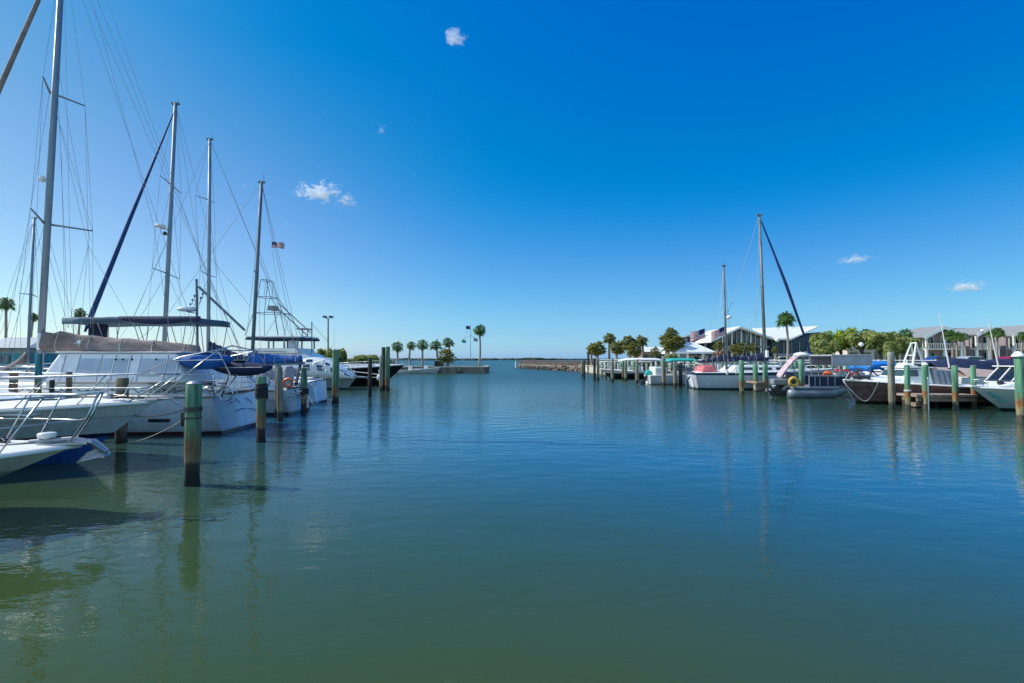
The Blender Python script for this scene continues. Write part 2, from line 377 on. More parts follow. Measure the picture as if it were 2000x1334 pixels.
# ---------------------------------------------------------------- boat building
class Boat:
    """local frame: x from transom (0) to bow (L), y to port, z up from the water; yaw about the tip or the transom"""
    def __init__(s, name, label, cat, tip=None, stern=None, yaw=0, L=9, B=3, fb=(1.2, .9), draft=.4, rake=1.2, tw=.8, pw=2.2, flare=1.1,
                 hm=None, dm=None, deck_drop=.02, trake=-.15, group=None, n=22, sheer_p=2.0, cap=None, full=.38):
        s.L, s.B, s.fb, s.draft, s.rake, s.tw, s.pw, s.flare, s.trake, s.sp = L, B, fb, draft, rake, tw, pw, flare, trake, sheer_p
        s.full = full
        c, sn = math.cos(yaw), math.sin(yaw)
        if tip is not None: o = Vector((tip[0] - c * L, tip[1] - sn * L, 0))
        else: o = Vector((stern[0], stern[1], 0))
        s.T = lambda x, y, z: Vector((o.x + c * x - sn * y, o.y + sn * x + c * y, z))
        s.o = thing(name, label, cat, s.T(L * .5, 0, 0), group)
        K = 9
        rows = []
        for i in range(n):
            t = 1 - (1 - i / (n - 1)) ** 1.35
            left = [s.pt(t, 1 - k / (K - 1), 1) for k in range(K)]
            right = [s.pt(t, k / (K - 1), -1) for k in range(1, K)]
            rows.append(left + right)
        m = MB(); ix = m.grid(rows)
        m.face(*ix[0])
        s.part(m, 'hull', hm, smooth=True)
        d = MB(); rows = []
        for i in range(n):
            t = (1 - (1 - i / (n - 1)) ** 1.35)
            a = s.sheer(t, 1, -.04, -deck_drop); b = s.sheer(t, -1, -.04, -deck_drop)
            rows.append([a.lerp(b, k / 4) + Vector((0, 0, .09 * (1 - abs(k / 2 - 1) ** 2) * min(1, s.hb(t)))) for k in range(5)])
        d.grid(rows); s.part(d, 'deck', dm or deckw, smooth=True)
        if cap:
            r = MB()
            for sd in (1, -1): r.tube([s.sheer(1 - (1 - i / 24) ** 1.35, sd, 0, -.02) for i in range(25)], cap[1], 6)
            s.part(r, 'rub_rail', cap[0], smooth=True)
    def hb(s, t):
        if t < s.full: return s.B / 2 * (s.tw + (1 - s.tw) * math.sin(math.pi / 2 * t / s.full))
        u = (t - s.full) / (1 - s.full)
        return max(.012, s.B / 2 * (1 - u ** s.pw))
    def sz(s, t): return s.fb[1] + (s.fb[0] - s.fb[1]) * t ** s.sp
    def pt(s, t, k, side):
        dr = s.draft * (1 - .75 * t ** 4)
        z = -dr + (s.sz(t) + dr) * k
        e = .28 + (s.flare - .28) * t ** 2
        w = k ** e if k > 0 else 0
        x = s.L * t - s.rake * (1 - k) * t ** 3 * min(1, t * 1.02) + s.trake * (k) * (1 - t) ** 6
        return s.T(x, side * s.hb(t) * w, z)
    def sheer(s, t, side, inset=0, dz=0):
        h = max(0.0, s.hb(t) + inset); x = s.L * t + s.trake * (1 - t) ** 6
        return s.T(x, side * h, s.sz(t) + dz)
    def part(s, m, name, mt, parent=None, **k): return m.build(name, mt, parent or s.o, **k)
    def house(s, name, mt, x0, x1, w0, w1, z0, z1, rf=.5, rb=.1, bevel=.05, parent=None):
        p = [(x0, -w0, z0), (x1, -w0, z0), (x1, w0, z0), (x0, w0, z0), (x0 + rb, -w1, z1), (x1 - rf, -w1, z1), (x1 - rf, w1, z1), (x0 + rb, w1, z1)]
        m = MB(); m.hexa([s.T(*q) for q in p]); return s.part(m, name, mt, parent, bevel=bevel)
    def sidewin(s, mt, x0, x1, w0, w1, z0, z1, h0, h1, name='window', sides=(1, -1), slant=0, parent=None, out=.012):
        """a pane lying on the sloping side of a house whose half width goes w0..w1 from z0..z1; pane from h0 to h1"""
        for sd in sides:
            f = lambda z: w0 + (w1 - w0) * (z - z0) / (z1 - z0) + out
            a = [(x0, f(h0)), (x1, f(h0)), (x1 - slant, f(h1)), (x0 + max(0, slant * .3), f(h1))]
            q = [s.T(x, sd * y, h0 if k < 2 else h1) for k, (x, y) in enumerate(a)]
            nrm = s.T(0, sd, 0) - s.T(0, 0, 0); nrm = Vector((nrm.x, nrm.y, 0)) * -.02
            m = MB(); m.prism(q, nrm); s.part(m, name, mt, parent)
    def rail(s, ts, side, h, r=.014, mid=True, inset=-.08, name='guard_rail', mt=None, lean=0, posts=None, both=False):
        m = MB()
        for sd in ((1, -1) if both else (side,)):
            top = [s.sheer(t, sd, inset + lean, h) for t in ts]; base = [s.sheer(t, sd, inset, 0) for t in ts]
            m.tube(top, r, 6)
            if mid: m.tube([b.lerp(t, .5) for b, t in zip(base, top)], r * .6, 5)
            for k in (posts or range(0, len(ts), 2)): m.tube([base[k], top[k]], r * .9, 6)
        return s.part(m, name, mt or steel, smooth=True)

def mast(o, a, b, r, m=None, name='mast'):
    k = MB(); a, b = Vector(a), Vector(b); r = r / math.sqrt(1 + (a.x / a.y) ** 2) * 1.08
    k.tube([a, a.lerp(b, .5), b], [r, r, r * .82], 10, squash=.75)
    q = k.build(name, m or alu, o, smooth=True)
    h = MB(); h.box(b + V(-r * 1.5, -r * .6, -.03), b + V(r * 1.5, r * .6, r * .4)); h.tube([b + V(r, 0, 0), b + V(r, 0, .35)], .012, 4)
    h.build('masthead_fitting', alud, q)
    return q
def spreader(o, c, tips, r=.03):
    for t in tips:
        k = MB(); k.tube([c, t], [r, r * .6], 6); k.build('spreader', alu, o, smooth=True)
def stays(o, lines, r=.007, name='stay', m=None):
    for l in lines:
        k = MB(); k.tube(l, r, 4); k.build(name, m or wire, o)
def sailcover(o, a, b, prof, m, name='sail_cover', w=.16, seed=1, n=26, boom=True, under=.05):
    """canvas cover lying on a boom from a (mast end) to b; prof = heights above the boom along it"""
    a, b = Vector(a), Vector(b); rn = random.Random(seed); ax = (b - a); side = Vector((-ax.y, ax.x, 0)).normalized()
    rings = []
    for i in range(n):
        t = i / (n - 1); f = t * (len(prof) - 1); j = min(int(f), len(prof) - 2); h = prof[j] + (prof[j + 1] - prof[j]) * (f - j)
        h *= 1 + rn.uniform(-.07, .07); ww = w * (1 - .25 * t) * (1 + rn.uniform(-.12, .12))
        c = a.lerp(b, t); ring = []
        for (u, v) in ((0, 1), (.35, .93), (.62, .7), (.95, .38), (1, .12), (.6, -.05), (-.6, -.05), (-1, .12), (-.95, .38), (-.62, .7), (-.35, .93)):
            ring.append(c + side * (u * ww + rn.uniform(-.012, .012)) + Vector((0, 0, v * h)))
        rings.append(ring)
    k = MB(); k.loft(rings); c = k.build(name, m, o, smooth=True)
    if boom:
        k = MB(); k.tube([a - Vector((0, 0, under)), b + (b - a).normalized() * .15 - Vector((0, 0, under))], .055, 8); k.build('boom', alu, o, smooth=True)
    k = MB()
    for i in range(3, n - 1, 5):
        k.tube([p + (p - a.lerp(b, i / (n - 1))).normalized() * .008 for p in rings[i]] + [rings[i][0]], .010, 4)
    k.each('tie', ropew, c)
    return c
def canopy(o, T, x0, x1, w, z, th, m, frame=None, name='bimini_top', crown=.12, zb=None, legs=None, endrop=.08, seed=3):
    rows = []; n = 9
    for i in range(n):
        t = i / (n - 1); e = 1 - abs(2 * t - 1) ** 4
        rows.append([T(x0 + (x1 - x0) * t, w * (k / 4 - 1), z + crown * (1 - (k / 4 - 1) ** 2) * (.5 + .5 * e) - endrop * (1 - e) + .015 * math.sin(i * 2.6 + k)) for k in range(9)])
    k = MB(); k.grid(rows); r = k.build(name, m, o, smooth=True, solid=-th)
    if legs:
        k = MB()
        for xa, xb in legs:
            for sd in (1, -1): k.tube([T(xa, sd * w * .94, zb), T(xb, sd * w * .96, z)], .016, 5)
        k.each('canopy_frame', frame or steel, o, smooth=True)
    return r
def wheelrim(k, c, r, ax=Vector((0, 1, 0)), t=.012, n=18):
    k.tube([c + Vector((math.cos(a), 0, math.sin(a))) * r for a in [2 * math.pi * i / n for i in range(n + 1)]], t, 4)
def outboard(o, T, x, y, z, s=1.0, cowl=black, tilt=0, cover=None, parent=None):
    """an outboard engine on the transom at local x,y; tilt swings the leg up and out"""
    c, sn = math.cos(tilt), math.sin(tilt)
    def Q(a, b, h): return T(x - (a * c - h * sn) * s, y + b * s, z + (a * sn + h * c) * s)
    k = MB()
    for prof in (((.02, .30), (.62, .30)),):
        rings = []
        for h, ra, rb in ((.18, .15, .13), (.25, .26, .19), (.45, .30, .21), (.60, .27, .19), (.70, .16, .12)):
            rings.append([Q(.22 + ra * math.cos(t), rb * math.sin(t), h) for t in [2 * math.pi * i / 12 for i in range(12)]])
        k.loft(rings)
    e = k.build('outboard_engine', cowl, o, smooth=True)
    k = MB(); k.hexa([Q(.10, -.06, -.75), Q(.36, -.04, -.75), Q(.36, .04, -.75), Q(.10, .06, -.75), Q(.12, -.09, .2), Q(.34, -.09, .2), Q(.34, .09, .2), Q(.12, .09, .2)])
    k.hexa([Q(.0, -.1, -.55), Q(.55, -.1, -.55), Q(.55, .1, -.55), Q(.0, .1, -.55), Q(.0, -.1, -.52), Q(.55, -.1, -.52), Q(.55, .1, -.52), Q(.0, .1, -.52)])
    k.tube([Q(.05, 0, -.72), Q(.5, 0, -.72)], [.05 * s, .03 * s], 8); k.build('drive_leg', black if cowl is not gel else gel, e, smooth=False)
    k = MB()
    for a in range(3):
        t = 2 * math.pi * a / 3; k.poly([Q(.5, .02 * math.cos(t), -.72 + .02 * math.sin(t)), Q(.53, .17 * math.cos(t + .3), -.72 + .17 * math.sin(t + .3)), Q(.49, .17 * math.cos(t - .3), -.72 + .17 * math.sin(t - .3))])
    k.build('propeller', galv, e, solid=.01)
    k = MB(); k.hexa([Q(-.03, -.14, -.2), Q(.12, -.14, -.2), Q(.12, .14, -.2), Q(-.03, .14, -.2), Q(-.03, -.14, .15), Q(.12, -.14, .15), Q(.12, .14, .15), Q(-.03, .14, .15)]); k.build('bracket', galv, e)
    return e
def sagline(a, b, sag, n=12):
    a, b = Vector(a), Vector(b)
    return [a.lerp(b, i / n) + Vector((0, 0, -sag * 4 * (i / n) * (1 - i / n))) for i in range(n + 1)]
def mooring(a, b, sag, label, r=.014, m=None, group='mooring lines'):
    k = MB(); k.tube(sagline(a, b, sag), r, 6)
    return tag(k.build('mooring_line', m or rope, origin=Vector(a), smooth=True), label, 'rope', group)
def tangle(m, pts, r):
    m.tube(pts, r, 4)
# ================================================================ LEFT SIDE BOATS
hmA = zmat('hull_paint_and_water_cast', [(0, (.34, .33, .24)), (.02, (.36, .35, .27)), (.60, (.42, .41, .33)), (.66, (.30, .30, .30)), (.69, (.74, .76, .78)), (1.2, (.80, .81, .82))], coat=.5, noise=.004)  # olive lower half: cast of the reflecting water, put into the colour
A = Boat('motor_cruiser', 'white cruiser nearest the quay with galvanised anchor on its bow roller', 'motor boat', tip=(-6.17, 7.36), yaw=R(24), L=8.0, B=3.3, fb=(.98, .90), draft=.45, rake=2.4, tw=.9, pw=3.3, flare=1.5, hm=hmA, cap=(gel, .032), deck_drop=-.01)
def AT(x, y, z): return A.T(x, y, z)
# foredeck moulding, hatch, cabin front further aft, hardtop
A.house('cabin', gel, .6, 5.0, 1.15, .95, .86, 2.0, 1.5, .1, .08)
A.sidewin(glass, 1.2, 3.6, 1.15, .95, .86, 2.0, 1.35, 1.78, slant=.4)
m = MB(); m.lathe(A.T(6.0, 0, .97), [(.0, .0), (.26, .0), (.27, .05), (.22, .08), (0, .085)], 14); A.part(m, 'deck_hatch', glass)
# bow rail : two bars joining at the pulpit
m = MB()
for sd in (1, -1):
    ts = [.52, .62, .72, .82, .90, .96, 1.0]
    top = [A.sheer(t, sd, -.06 + .10 * (t - .5), .66 + .04 * t) for t in ts] + [A.T(8.22, .10 * sd, 1.70)]
    mid = [A.sheer(t, sd, -.06 + .05 * (t - .5), .34) for t in ts] + [A.T(8.10, .08 * sd, 1.36)]
    m.tube(top, .014, 8); m.tube(mid, .009, 6)
    for k_ in (0, 2, 4, 5): m.tube([A.sheer(ts[k_] - .045, sd, -.07, -.01), top[k_]], .012, 8)
    m.tube([A.sheer(.985, sd, -.02, 0), mid[-1], top[-1]], .015, 8)
m.tube([A.T(8.22, -.10, 1.70), A.T(8.24, 0, 1.70), A.T(8.22, .10, 1.70)], .017, 8)
A.part(m, 'bow_rail', steel, smooth=True)
# bow roller platform with plough anchor
m = MB()
m.tbox(A.T, (7.55, -.16, .985), (8.12, -.09, 1.02)); m.tbox(A.T, (7.55, .09, .985), (8.12, .16, 1.02)); m.tbox(A.T, (7.5, -.088, .98), (7.95, .088, 1.0))
A.part(m, 'bow_roller', steel, bevel=.006)
an = MB()
an.tube([A.T(7.45, 0, 1.04), A.T(7.9, 0, 1.05), A.T(8.12, 0, 1.0), A.T(8.28, 0, .86)], [.02, .024, .024, .02], 8)
for y in (-.09, .09): an.tube([A.T(7.9, y, 1.03), A.T(8.15, y, 1.0), A.T(8.30, y * .6, .86)], .014, 5)
an.poly([A.T(8.27, 0, .90), A.T(8.02, .13, .74), A.T(7.96, 0, .72), A.T(8.08, 0, .86)]); an.poly([A.T(8.27, 0, .90), A.T(8.08, 0, .86), A.T(7.96, 0, .72), A.T(8.02, -.13, .74)])
an.poly([A.T(8.27, 0, .90), A.T(8.34, .08, .80), A.T(8.02, .13, .74)]); an.poly([A.T(8.27, 0, .90), A.T(8.02, -.13, .74), A.T(8.34, -.08, .80)])
an.tube([A.T(8.30, -.13, .80), A.T(8.34, 0, .80), A.T(8.30, .13, .80)], .012, 6)
A.part(an, 'anchor', galv, solid=.018)
m = MB(); m.lathe(A.T(7.62, .02, 1.0), [(.04, 0), (.045, .08), (.10, .09), (.11, .145), (.09, .16), (.03, .165)], 14); A.part(m, 'windlass', gel, smooth=True)
m = MB()
for j in range(4):
    m.tube([A.T(6.35 + (.20 - .012 * j) * math.cos(t), -.35 + (.15 - .02 * j) * math.sin(t), 1.0 + .026 * j) for t in [2 * math.pi * i / 16 for i in range(17)]], .014, 5)
m.tube([A.T(6.55, -.35, 1.03), A.T(6.85, -.3, 1.02), A.T(7.1, -.2, 1.03), A.T(7.5, -.03, 1.04)], .013, 5)
A.part(m, 'coiled_rope', rope, smooth=True)
m = MB()
for x, y in ((7.05, -.42), (7.05, .42), (6.2, -.7)):
    p = A.T(x, y, 1.0); m.tube([p + V(-.10, 0, .05), p + V(.10, 0, .05)], .014, 6); m.tube([p, p + V(0, 0, .05)], .018, 6)
m.each('cleat', steel, A.o)
m = MB()
rn = random.Random(4); tangle(m, [A.T(7.05 + rn.uniform(-.18, .18), .1 + rn.uniform(-.12, .12), 1.02 + rn.uniform(0, .08)) for _ in range(26)], .013)
A.part(m, 'chain_heap', black)

hmB = zmat('hull_paint_blue_bottom', [(0, (.012, .06, .24)), (.52, (.02, .10, .40)), (.54, (.008, .01, .05)), (.61, (.008, .01, .05)), (.62, (.46, .54, .60)), (.95, (.50, .57, .62)), (.97, (.30, .33, .35)), (.985, (.54, .60, .65)), (1.3, (.64, .68, .71))], coat=.5, noise=.004)
B_ = Boat('motor_yacht', 'white yacht with dark blue bottom paint moored behind the nearest cruiser', 'motor boat', tip=(-7.72, 11.1), yaw=R(6), L=11.5, B=4.0, fb=(1.28, 1.12), draft=.7, rake=1.75, tw=.88, pw=3.0, flare=1.35, hm=hmB, cap=(gel, .035), deck_drop=-.02)
B_.house('cabin', gel, .8, 10.0, 1.3, .9, 1.1, 1.60, 3.0, .1, .12)
B_.sidewin(glassb, 4.6, 6.4, 1.3, .9, 1.1, 1.60, 1.3, 1.5, slant=.2)
B_.house('wheelhouse', gel, .8, 5.4, 1.15, .9, 1.5, 2.35, 1.3, .1, .08)
B_.sidewin(glassb, 1.2, 4.4, 1.15, .9, 1.5, 2.35, 1.7, 2.15, slant=.5)
m = MB()
for sd in (1, -1):
    ts = [.55, .63, .71, .79, .87, .94, .99]
    top = [B_.sheer(t, sd, -.08 + .05 * (t - .5), .50 + .10 * t) for t in ts] + [B_.T(11.95, .12 * sd, 1.86)]
    m.tube(top, .012, 8)
    m.tube([B_.sheer(t, sd, -.08, .28) for t in ts], .010, 5)
    for k_ in (0, 2, 4, 5): m.tube([B_.sheer(ts[k_] - .035, sd, -.08, 0), top[k_]], .014, 6)
    m.tube([B_.sheer(.965, sd, -.08, 0), top[-1]], .014, 6)
m.tube([B_.T(11.95, -.12, 1.86), B_.T(11.95, .12, 1.86)], .017, 8)
B_.part(m, 'bow_rail', steel, smooth=True)
m = MB(); m.lathe(B_.T(10.5, .1, 1.28), [(0, 0), (.10, 0), (.11, .12), (.05, .16), (0, .16)], 10); m.tbox(B_.T, (10.2, -.12, 1.28), (11.6, .12, 1.32)); B_.part(m, 'windlass', galv, bevel=.01)
m = MB(); m.tube([B_.T(11.35, 0, 1.33), B_.T(11.85, 0, 1.33), B_.T(12.0, 0, 1.2)], .025, 6); B_.part(m, 'anchor', galv)
m = MB(); m.tbox(B_.T, (9.2, -.3, 1.26), (9.8, .3, 1.36)); B_.part(m, 'deck_hatch', glass, bevel=.03)
m = MB()
rn = random.Random(9); tangle(m, [B_.T(10.9 + rn.uniform(-.2, .2), -.15 + rn.uniform(-.12, .12), 1.36 + rn.uniform(0, .08)) for _ in range(22)], .014)
B_.part(m, 'coiled_rope', black)

# ---- big cruising sailboat, stern out
hmC = zmat('hull_paint_white_ketch', [(0, (.05, .012, .012)), (.09, (.06, .014, .014)), (.10, (.44, .50, .55)), (.20, (.52, .61, .70)), (1.0, (.58, .67, .76)), (1.5, (.72, .76, .80))], coat=.5, noise=.01)
C = Boat('sailing_yacht', 'large white sailing yacht with brown boom cover and white canvas cockpit enclosure', 'sailboat', stern=(-8.3, 16.1), yaw=R(180), L=12.4, B=3.7, fb=(1.45, 1.12), draft=.8, rake=1.8, tw=.80, pw=2.0, flare=.9, hm=hmC, cap=(teak, .03), trake=.25)
MC0, MC1 = P(77, 690, 16.1), P(124, -114, 16.1)
MC0.z = 1.3
mast(C.o, MC0, MC1, .14)
u1, u2 = P(97, 180, 16.1), P(87, 437, 16.1)
spreader(C.o, u1, [P(84, 150, 15.2), P(166, 207, 16.98)], .035)
spreader(C.o, u2, [P(60, 407, 15.0), P(181, 451, 17.1)], .04)
b0 = C.sheer(.5, 1, -.1, 0); b1 = C.sheer(.5, -1, -.1, 0)
nearb = min(b0, b1, key=lambda q: q.y); farb = max(b0, b1, key=lambda q: q.y)
stays(C.o, [[MC1, P(84, 150, 15.2), P(60, 407, 15.0), nearb], [MC1, P(166, 207, 16.98), P(181, 451, 17.1), farb],
            [u1, P(60, 407, 15.0)], [u1, P(181, 451, 17.1)], [u2, nearb], [u2, farb], [P(115, 140, 16.1), P(176, 470, 17.2)],
            [MC1, P(420, 765, 15.6)], [MC1, P(505, 765, 17)], [P(178, -30, 16.1), P(470, 690, 16.1)],
            [P(88, 470, 15.6), P(133, 640, 15.2)], [P(172, 480, 16.6), P(133, 640, 16.6)], [P(172, 480, 16.6), P(158, 640, 16.4)],
            [P(172, 480, 16.6), P(262, 640, 16.1)], [P(112, 225, 16.1), P(172, 480, 16.6)], [P(120, 300, 16.1), P(128, 650, 16.1)],
            [P(110, 110, 16.1), P(134, 640, 16.3)], [P(84, 150, 15.2), P(62, 640, 15.0)], [P(166, 207, 16.98), P(177, 640, 17.1)], [P(60, 407, 15.0), P(22, 730, 14.6)], [P(205, -10, 16.1), P(330, 330, 16.1), P(412, 560, 16.1), P(480, 700, 16.1)], [P(175, -20, 16.1), P(300, 440, 16.1), P(330, 640, 16.1)], [MC1, P(140, 640, 17.3)]], .0065)
m = MB(); m.tube([P(84, -80, 16.1), P(75, 0, 16.1), P(-1, 172, 16.1), P(-235, 705, 16.1)], [.04, .06, .07, .05], 8); m.build('furled_headsail', brownc, C.o, smooth=True)
m = MB(); m.lathe(P(82, 350, 16.0), [(0, -.08), (.07, -.08), (.10, 0), (.07, .10), (0, .10)], 8); m.build('mast_light', gel, C.o)
# boom and its brown cover
sailcover(C.o, P(80, 683, 16.1), P(388, 690, 16.1), [.58, .56, .50, .42, .40, .36, .32, .24], brownc, w=.17, seed=5)
stc = MB(); cc = P(154, 668, 15.915)
for j in range(9):
    a = j * math.pi / 9 * 2; L_ = .17 if j % 2 else .11
    stc.box(cc + V(-.008, -.004, -.008), cc + V(.008, .004, .008)); e = cc + V(math.cos(a) * L_, 0, math.sin(a) * L_); stc.tube([cc, e], [.012, .004], 4)
stc.build('star_emblem', whitep, C.o)
m = MB(); m.box(P(78, 655, 15.9) + V(-.05, 0, -.45), P(88, 655, 16.25) + V(.05, .05, .05)); m.build('mast_gooseneck_cover', whitec, C.o, bevel=.04)
m = MB(); q0_, q1_ = P(228, 697, 15.95), P(384, 699, 15.95); m.hexa([q0_ + V(0, -.1, -.05), q1_ + V(0, -.1, -.05), q1_ + V(0, .1, -.05), q0_ + V(0, .1, -.05), q0_ + V(0, -.1, .06), q1_ + V(0, -.1, .06), q1_ + V(0, .1, .06), q0_ + V(0, .1, .06)]); m.build('boom_underside', navy, C.o, bevel=.04)  # dark navy strip added along the underside of the boom
# trunk cabin, enclosure
C.house('cabin', gel, 2.2, 9.6, 1.25, 1.05, 1.15, 1.50, .6, .2, .08)
C.sidewin(glass, 7.0, 9.0, 1.25, 1.05, 1.15, 1.5, 1.25, 1.42)
en = MB()
def CX(px, Y=14.9): return (-8.3 - P(px, 700, Y).x)    # local x of a bearing on the near side
xa, xb = CX(360), CX(92)
en.hexa([C.T(xa, -1.25, 1.5), C.T(xb + .25, -1.25, 1.5), C.T(xb + .25, 1.25, 1.5), C.T(xa, 1.25, 1.5), C.T(xa + .35, -1.0, 2.36), C.T(xb - .15, -1.0, 2.36), C.T(xb - .15, 1.0, 2.36), C.T(xa + .35, 1.0, 2.36)])
e = C.part(en, 'cockpit_enclosure', whitec, bevel=.08)
def onside(px0, px1, z0, z1, mt, name):
    x0, x1 = CX(px0), CX(px1)
    for sd in (1,):
        f = lambda z: 1.25 + (1.0 - 1.25) * (z - 1.5) / .86 + .014
        q = [C.T(x0, sd * f(z0), z0), C.T(x1, sd * f(z0), z0), C.T(x1, sd * f(z1), z1), C.T(x0, sd * f(z1), z1)]
        k = MB(); k.prism(q, V(0, .02, 0)); k.build(name, mt, e)
wnd = mat('fogged_clear_vinyl', (.47, .52, .58), .25, col2=(.40, .45, .52), vs=2)
for a, b_ in ((150, 188), (193, 214), (222, 244), (272, 318), (324, 340)): onside(a, b_, 1.68, 2.2, wnd, 'clear_panel')
for a in (118, 147, 190, 218, 248, 268, 321, 344): onside(a, a + 1.6, 1.54, 2.3, greyc, 'seam')
m = MB(); m.tbox(C.T, (xa + .2, -1.06, 2.365), (xb - .1, 1.06, 2.40)); C.part(m, 'enclosure_roof', whitec, e, bevel=.015)
m = MB()
for px in (240, 258, 305, 226): 
    p = P(px, 702, 14.95); m.ball(p, .035, 6, 4)
m.each('turnbuckle', black, C.o)
# deck clutter by the mast, hull portlight, stern pushpit, arch, sheets
m = MB(); p0, p1 = P(290, 820, 14.35), P(331, 815, 14.35)
ys = 16.1 - C.hb(.25) * .985
m.box((p0.x * ys / 14.35, ys - .03, .42), (p1.x * ys / 14.35, ys + .05, .52)); C.part(m, 'portlight', glass, bevel=.015)
C.rail([0, .06, .12, .18, .24, .30, .36, .42, .5, .6, .7, .8, .9, .98], 1, .62, .013, both=True, name='guard_rail')
m = MB()
for sd in (1, -1):
    m.tube([C.T(.05, sd * 1.35, 1.1), C.T(-.15, sd * 1.3, 1.75), C.T(.3, sd * 1.1, 2.45), C.T(.5, 0, 2.6)], .022, 6)
    m.tube([C.T(1.7, sd * 1.4, 1.15), C.T(.9, sd * 1.3, 1.9), C.T(.3, sd * 1.1, 2.45)], .022, 6)
    m.tube([C.T(2.4, sd * 1.4, 1.75), C.T(1.3, sd * 1.2, 2.25), C.T(.3, sd * 1.1, 2.45), C.T(-.8, sd * .9, 2.42)], .02, 6)
m.tube([C.T(.05, -1.35, 1.1), C.T(.4, 1.1, 2.4)], .02, 6); m.tube([C.T(.05, 1.35, 1.1), C.T(.4, -1.1, 2.4)], .02, 6)
C.part(m, 'stern_arch', steel, smooth=True)
m = MB(); m.tbox(C.T, (1.5, -1.1, 1.78), (2.75, 1.1, 1.84)); C.part(m, 'solar_panel', grey, bevel=.01)
m = MB(); m.tube([C.T(.02, -.6, 1.15), C.T(.02, -.6, 1.7), C.T(.02, .6, 1.7), C.T(.02, .6, 1.15)], .014, 5)
for z in (1.3, 1.45, 1.6): m.tube([C.T(.02, -.3, z), C.T(.02, .3, z)], .014, 5)
C.part(m, 'boarding_ladder', steel)
# transom name swoosh as worn blue script shapes
m = MB()
for (y0, z0, y1, z1, w) in ((-.9, .45, -.2, .62, .03), (-.2, .62, .5, .60, .035), (-.6, .75, -.2, .95, .03), (.1, .78, .4, .98, .03), (.45, .9, .8, .8, .03)):
    a = C.T(-.02 + .25 * 0, y0, z0); b = C.T(-.02, y1, z1); 
    def tx(z): return .25 * max(0, z) / 1.12 
    m.tube([C.T(tx(z0) - .012 - .02, y0, z0), C.T(tx((z0 + z1) / 2) - .012 - .02, (y0 + y1) / 2, (z0 + z1) / 2 + .03), C.T(tx(z1) - .012 - .02, y1, z1)], [.006, w * .5, .006], 5, squash=1)
C.part(m, 'transom_scroll', blue)
m = MB()
rn = random.Random(12); tangle(m, [C.T(.3 + 6.0 * q / 60, 1.30 + rn.uniform(-.14, .10), 1.20 + rn.uniform(0, .14)) for q in range(60)], .014)
C.part(m, 'coiled_rope', roped)
# things stowed on its after deck
def kayak(c, L, w, h, m1, label, yaw=0, tilt=0):
    o = thing('kayak', label, 'kayak', c)
    k = MB(); rings = []
    for i in range(13):
        t = i / 12; s_ = math.sin(math.pi * min(1, max(0, .02 + .96 * t))) ** .6
        x = (t - .5) * L; up = .10 * (abs(2 * t - 1) ** 3)
        rings.append([Vector(c) + V(x * math.cos(yaw) - w / 2 * s_ * math.cos(a) * math.sin(yaw), x * math.sin(yaw) + w / 2 * s_ * math.cos(a) * math.cos(yaw), h / 2 * s_ * math.sin(a) + up + h / 2 + tilt * x) for a in [2 * math.pi * q / 10 for q in range(10)]])
    k.loft(rings); k.build('hull', m1, o, smooth=True)
    k = MB(); k.lathe(Vector(c) + V(0, 0, h * .96), [(.20, 0), (.22, .03), (.17, .04), (.15, 0)], 12); k.build('cockpit_rim', black, o)
    k = MB(); k.tube([Vector(c) + V(-L * .45, -.03 - w / 2, h * .55), Vector(c) + V(L * .45, -.03 - w / 2, h * .6)], .012, 5); k.build('deck_line', ropew, o)
kayak(C.T(.85, .85, 1.86), 1.7, .8, .5, blue, 'bright blue kayak lashed on the stern arch of the white sailing yacht')
kayak(C.T(.1, .3, 1.66), 2.0, .75, .46, navy, 'dark navy kayak hanging behind the bright blue kayak at the stern', tilt=-.06)
def bicycle(c, r, label):
    o = thing('bicycle', label, 'bicycle', c, 'folded bicycles on the yacht deck'); c = Vector(c)
    for dx in (0, .95 * r * 2.6):
        k = MB(); wheelrim(k, c + V(dx, 0, r), r, t=.02)
        for a in range(8): t = a * math.pi / 4; k.tube([c + V(dx, 0, r), c + V(dx + r * math.cos(t), 0, r + r * math.sin(t))], .004, 3)
        k.build('wheel', steel, o)
    w = .95 * r * 2.6; k = MB(); h = r * 2.1
    k.tube([c + V(0, 0, r), c + V(w * .35, 0, r * .9), c + V(w * .25, 0, h), c + V(0, 0, r)], .018, 6); k.tube([c + V(w * .35, 0, r * .9), c + V(w * .82, 0, h * .95)], .02, 6)
    k.tube([c + V(w * .25, 0, h), c + V(w * .82, 0, h)], .018, 6); k.tube([c + V(w, 0, r), c + V(w * .80, 0, h * 1.15)], .018, 6); k.build('frame', grey, o)
    k = MB(); k.tube([c + V(w * .78, -.2, h * 1.2), c + V(w * .8, 0, h * 1.17), c + V(w * .78, .2, h * 1.2)], .014, 6); k.build('handlebar', black, o)
    k = MB(); k.ball(c + V(w * .22, 0, h * 1.08), (.12, .06, .03)); k.build('saddle', black, o)
bicycle(P(414, 783, 14.75) + V(-.1, 0, 0), .20, 'silver folding bicycle on the yacht side deck beside the nearest piling')

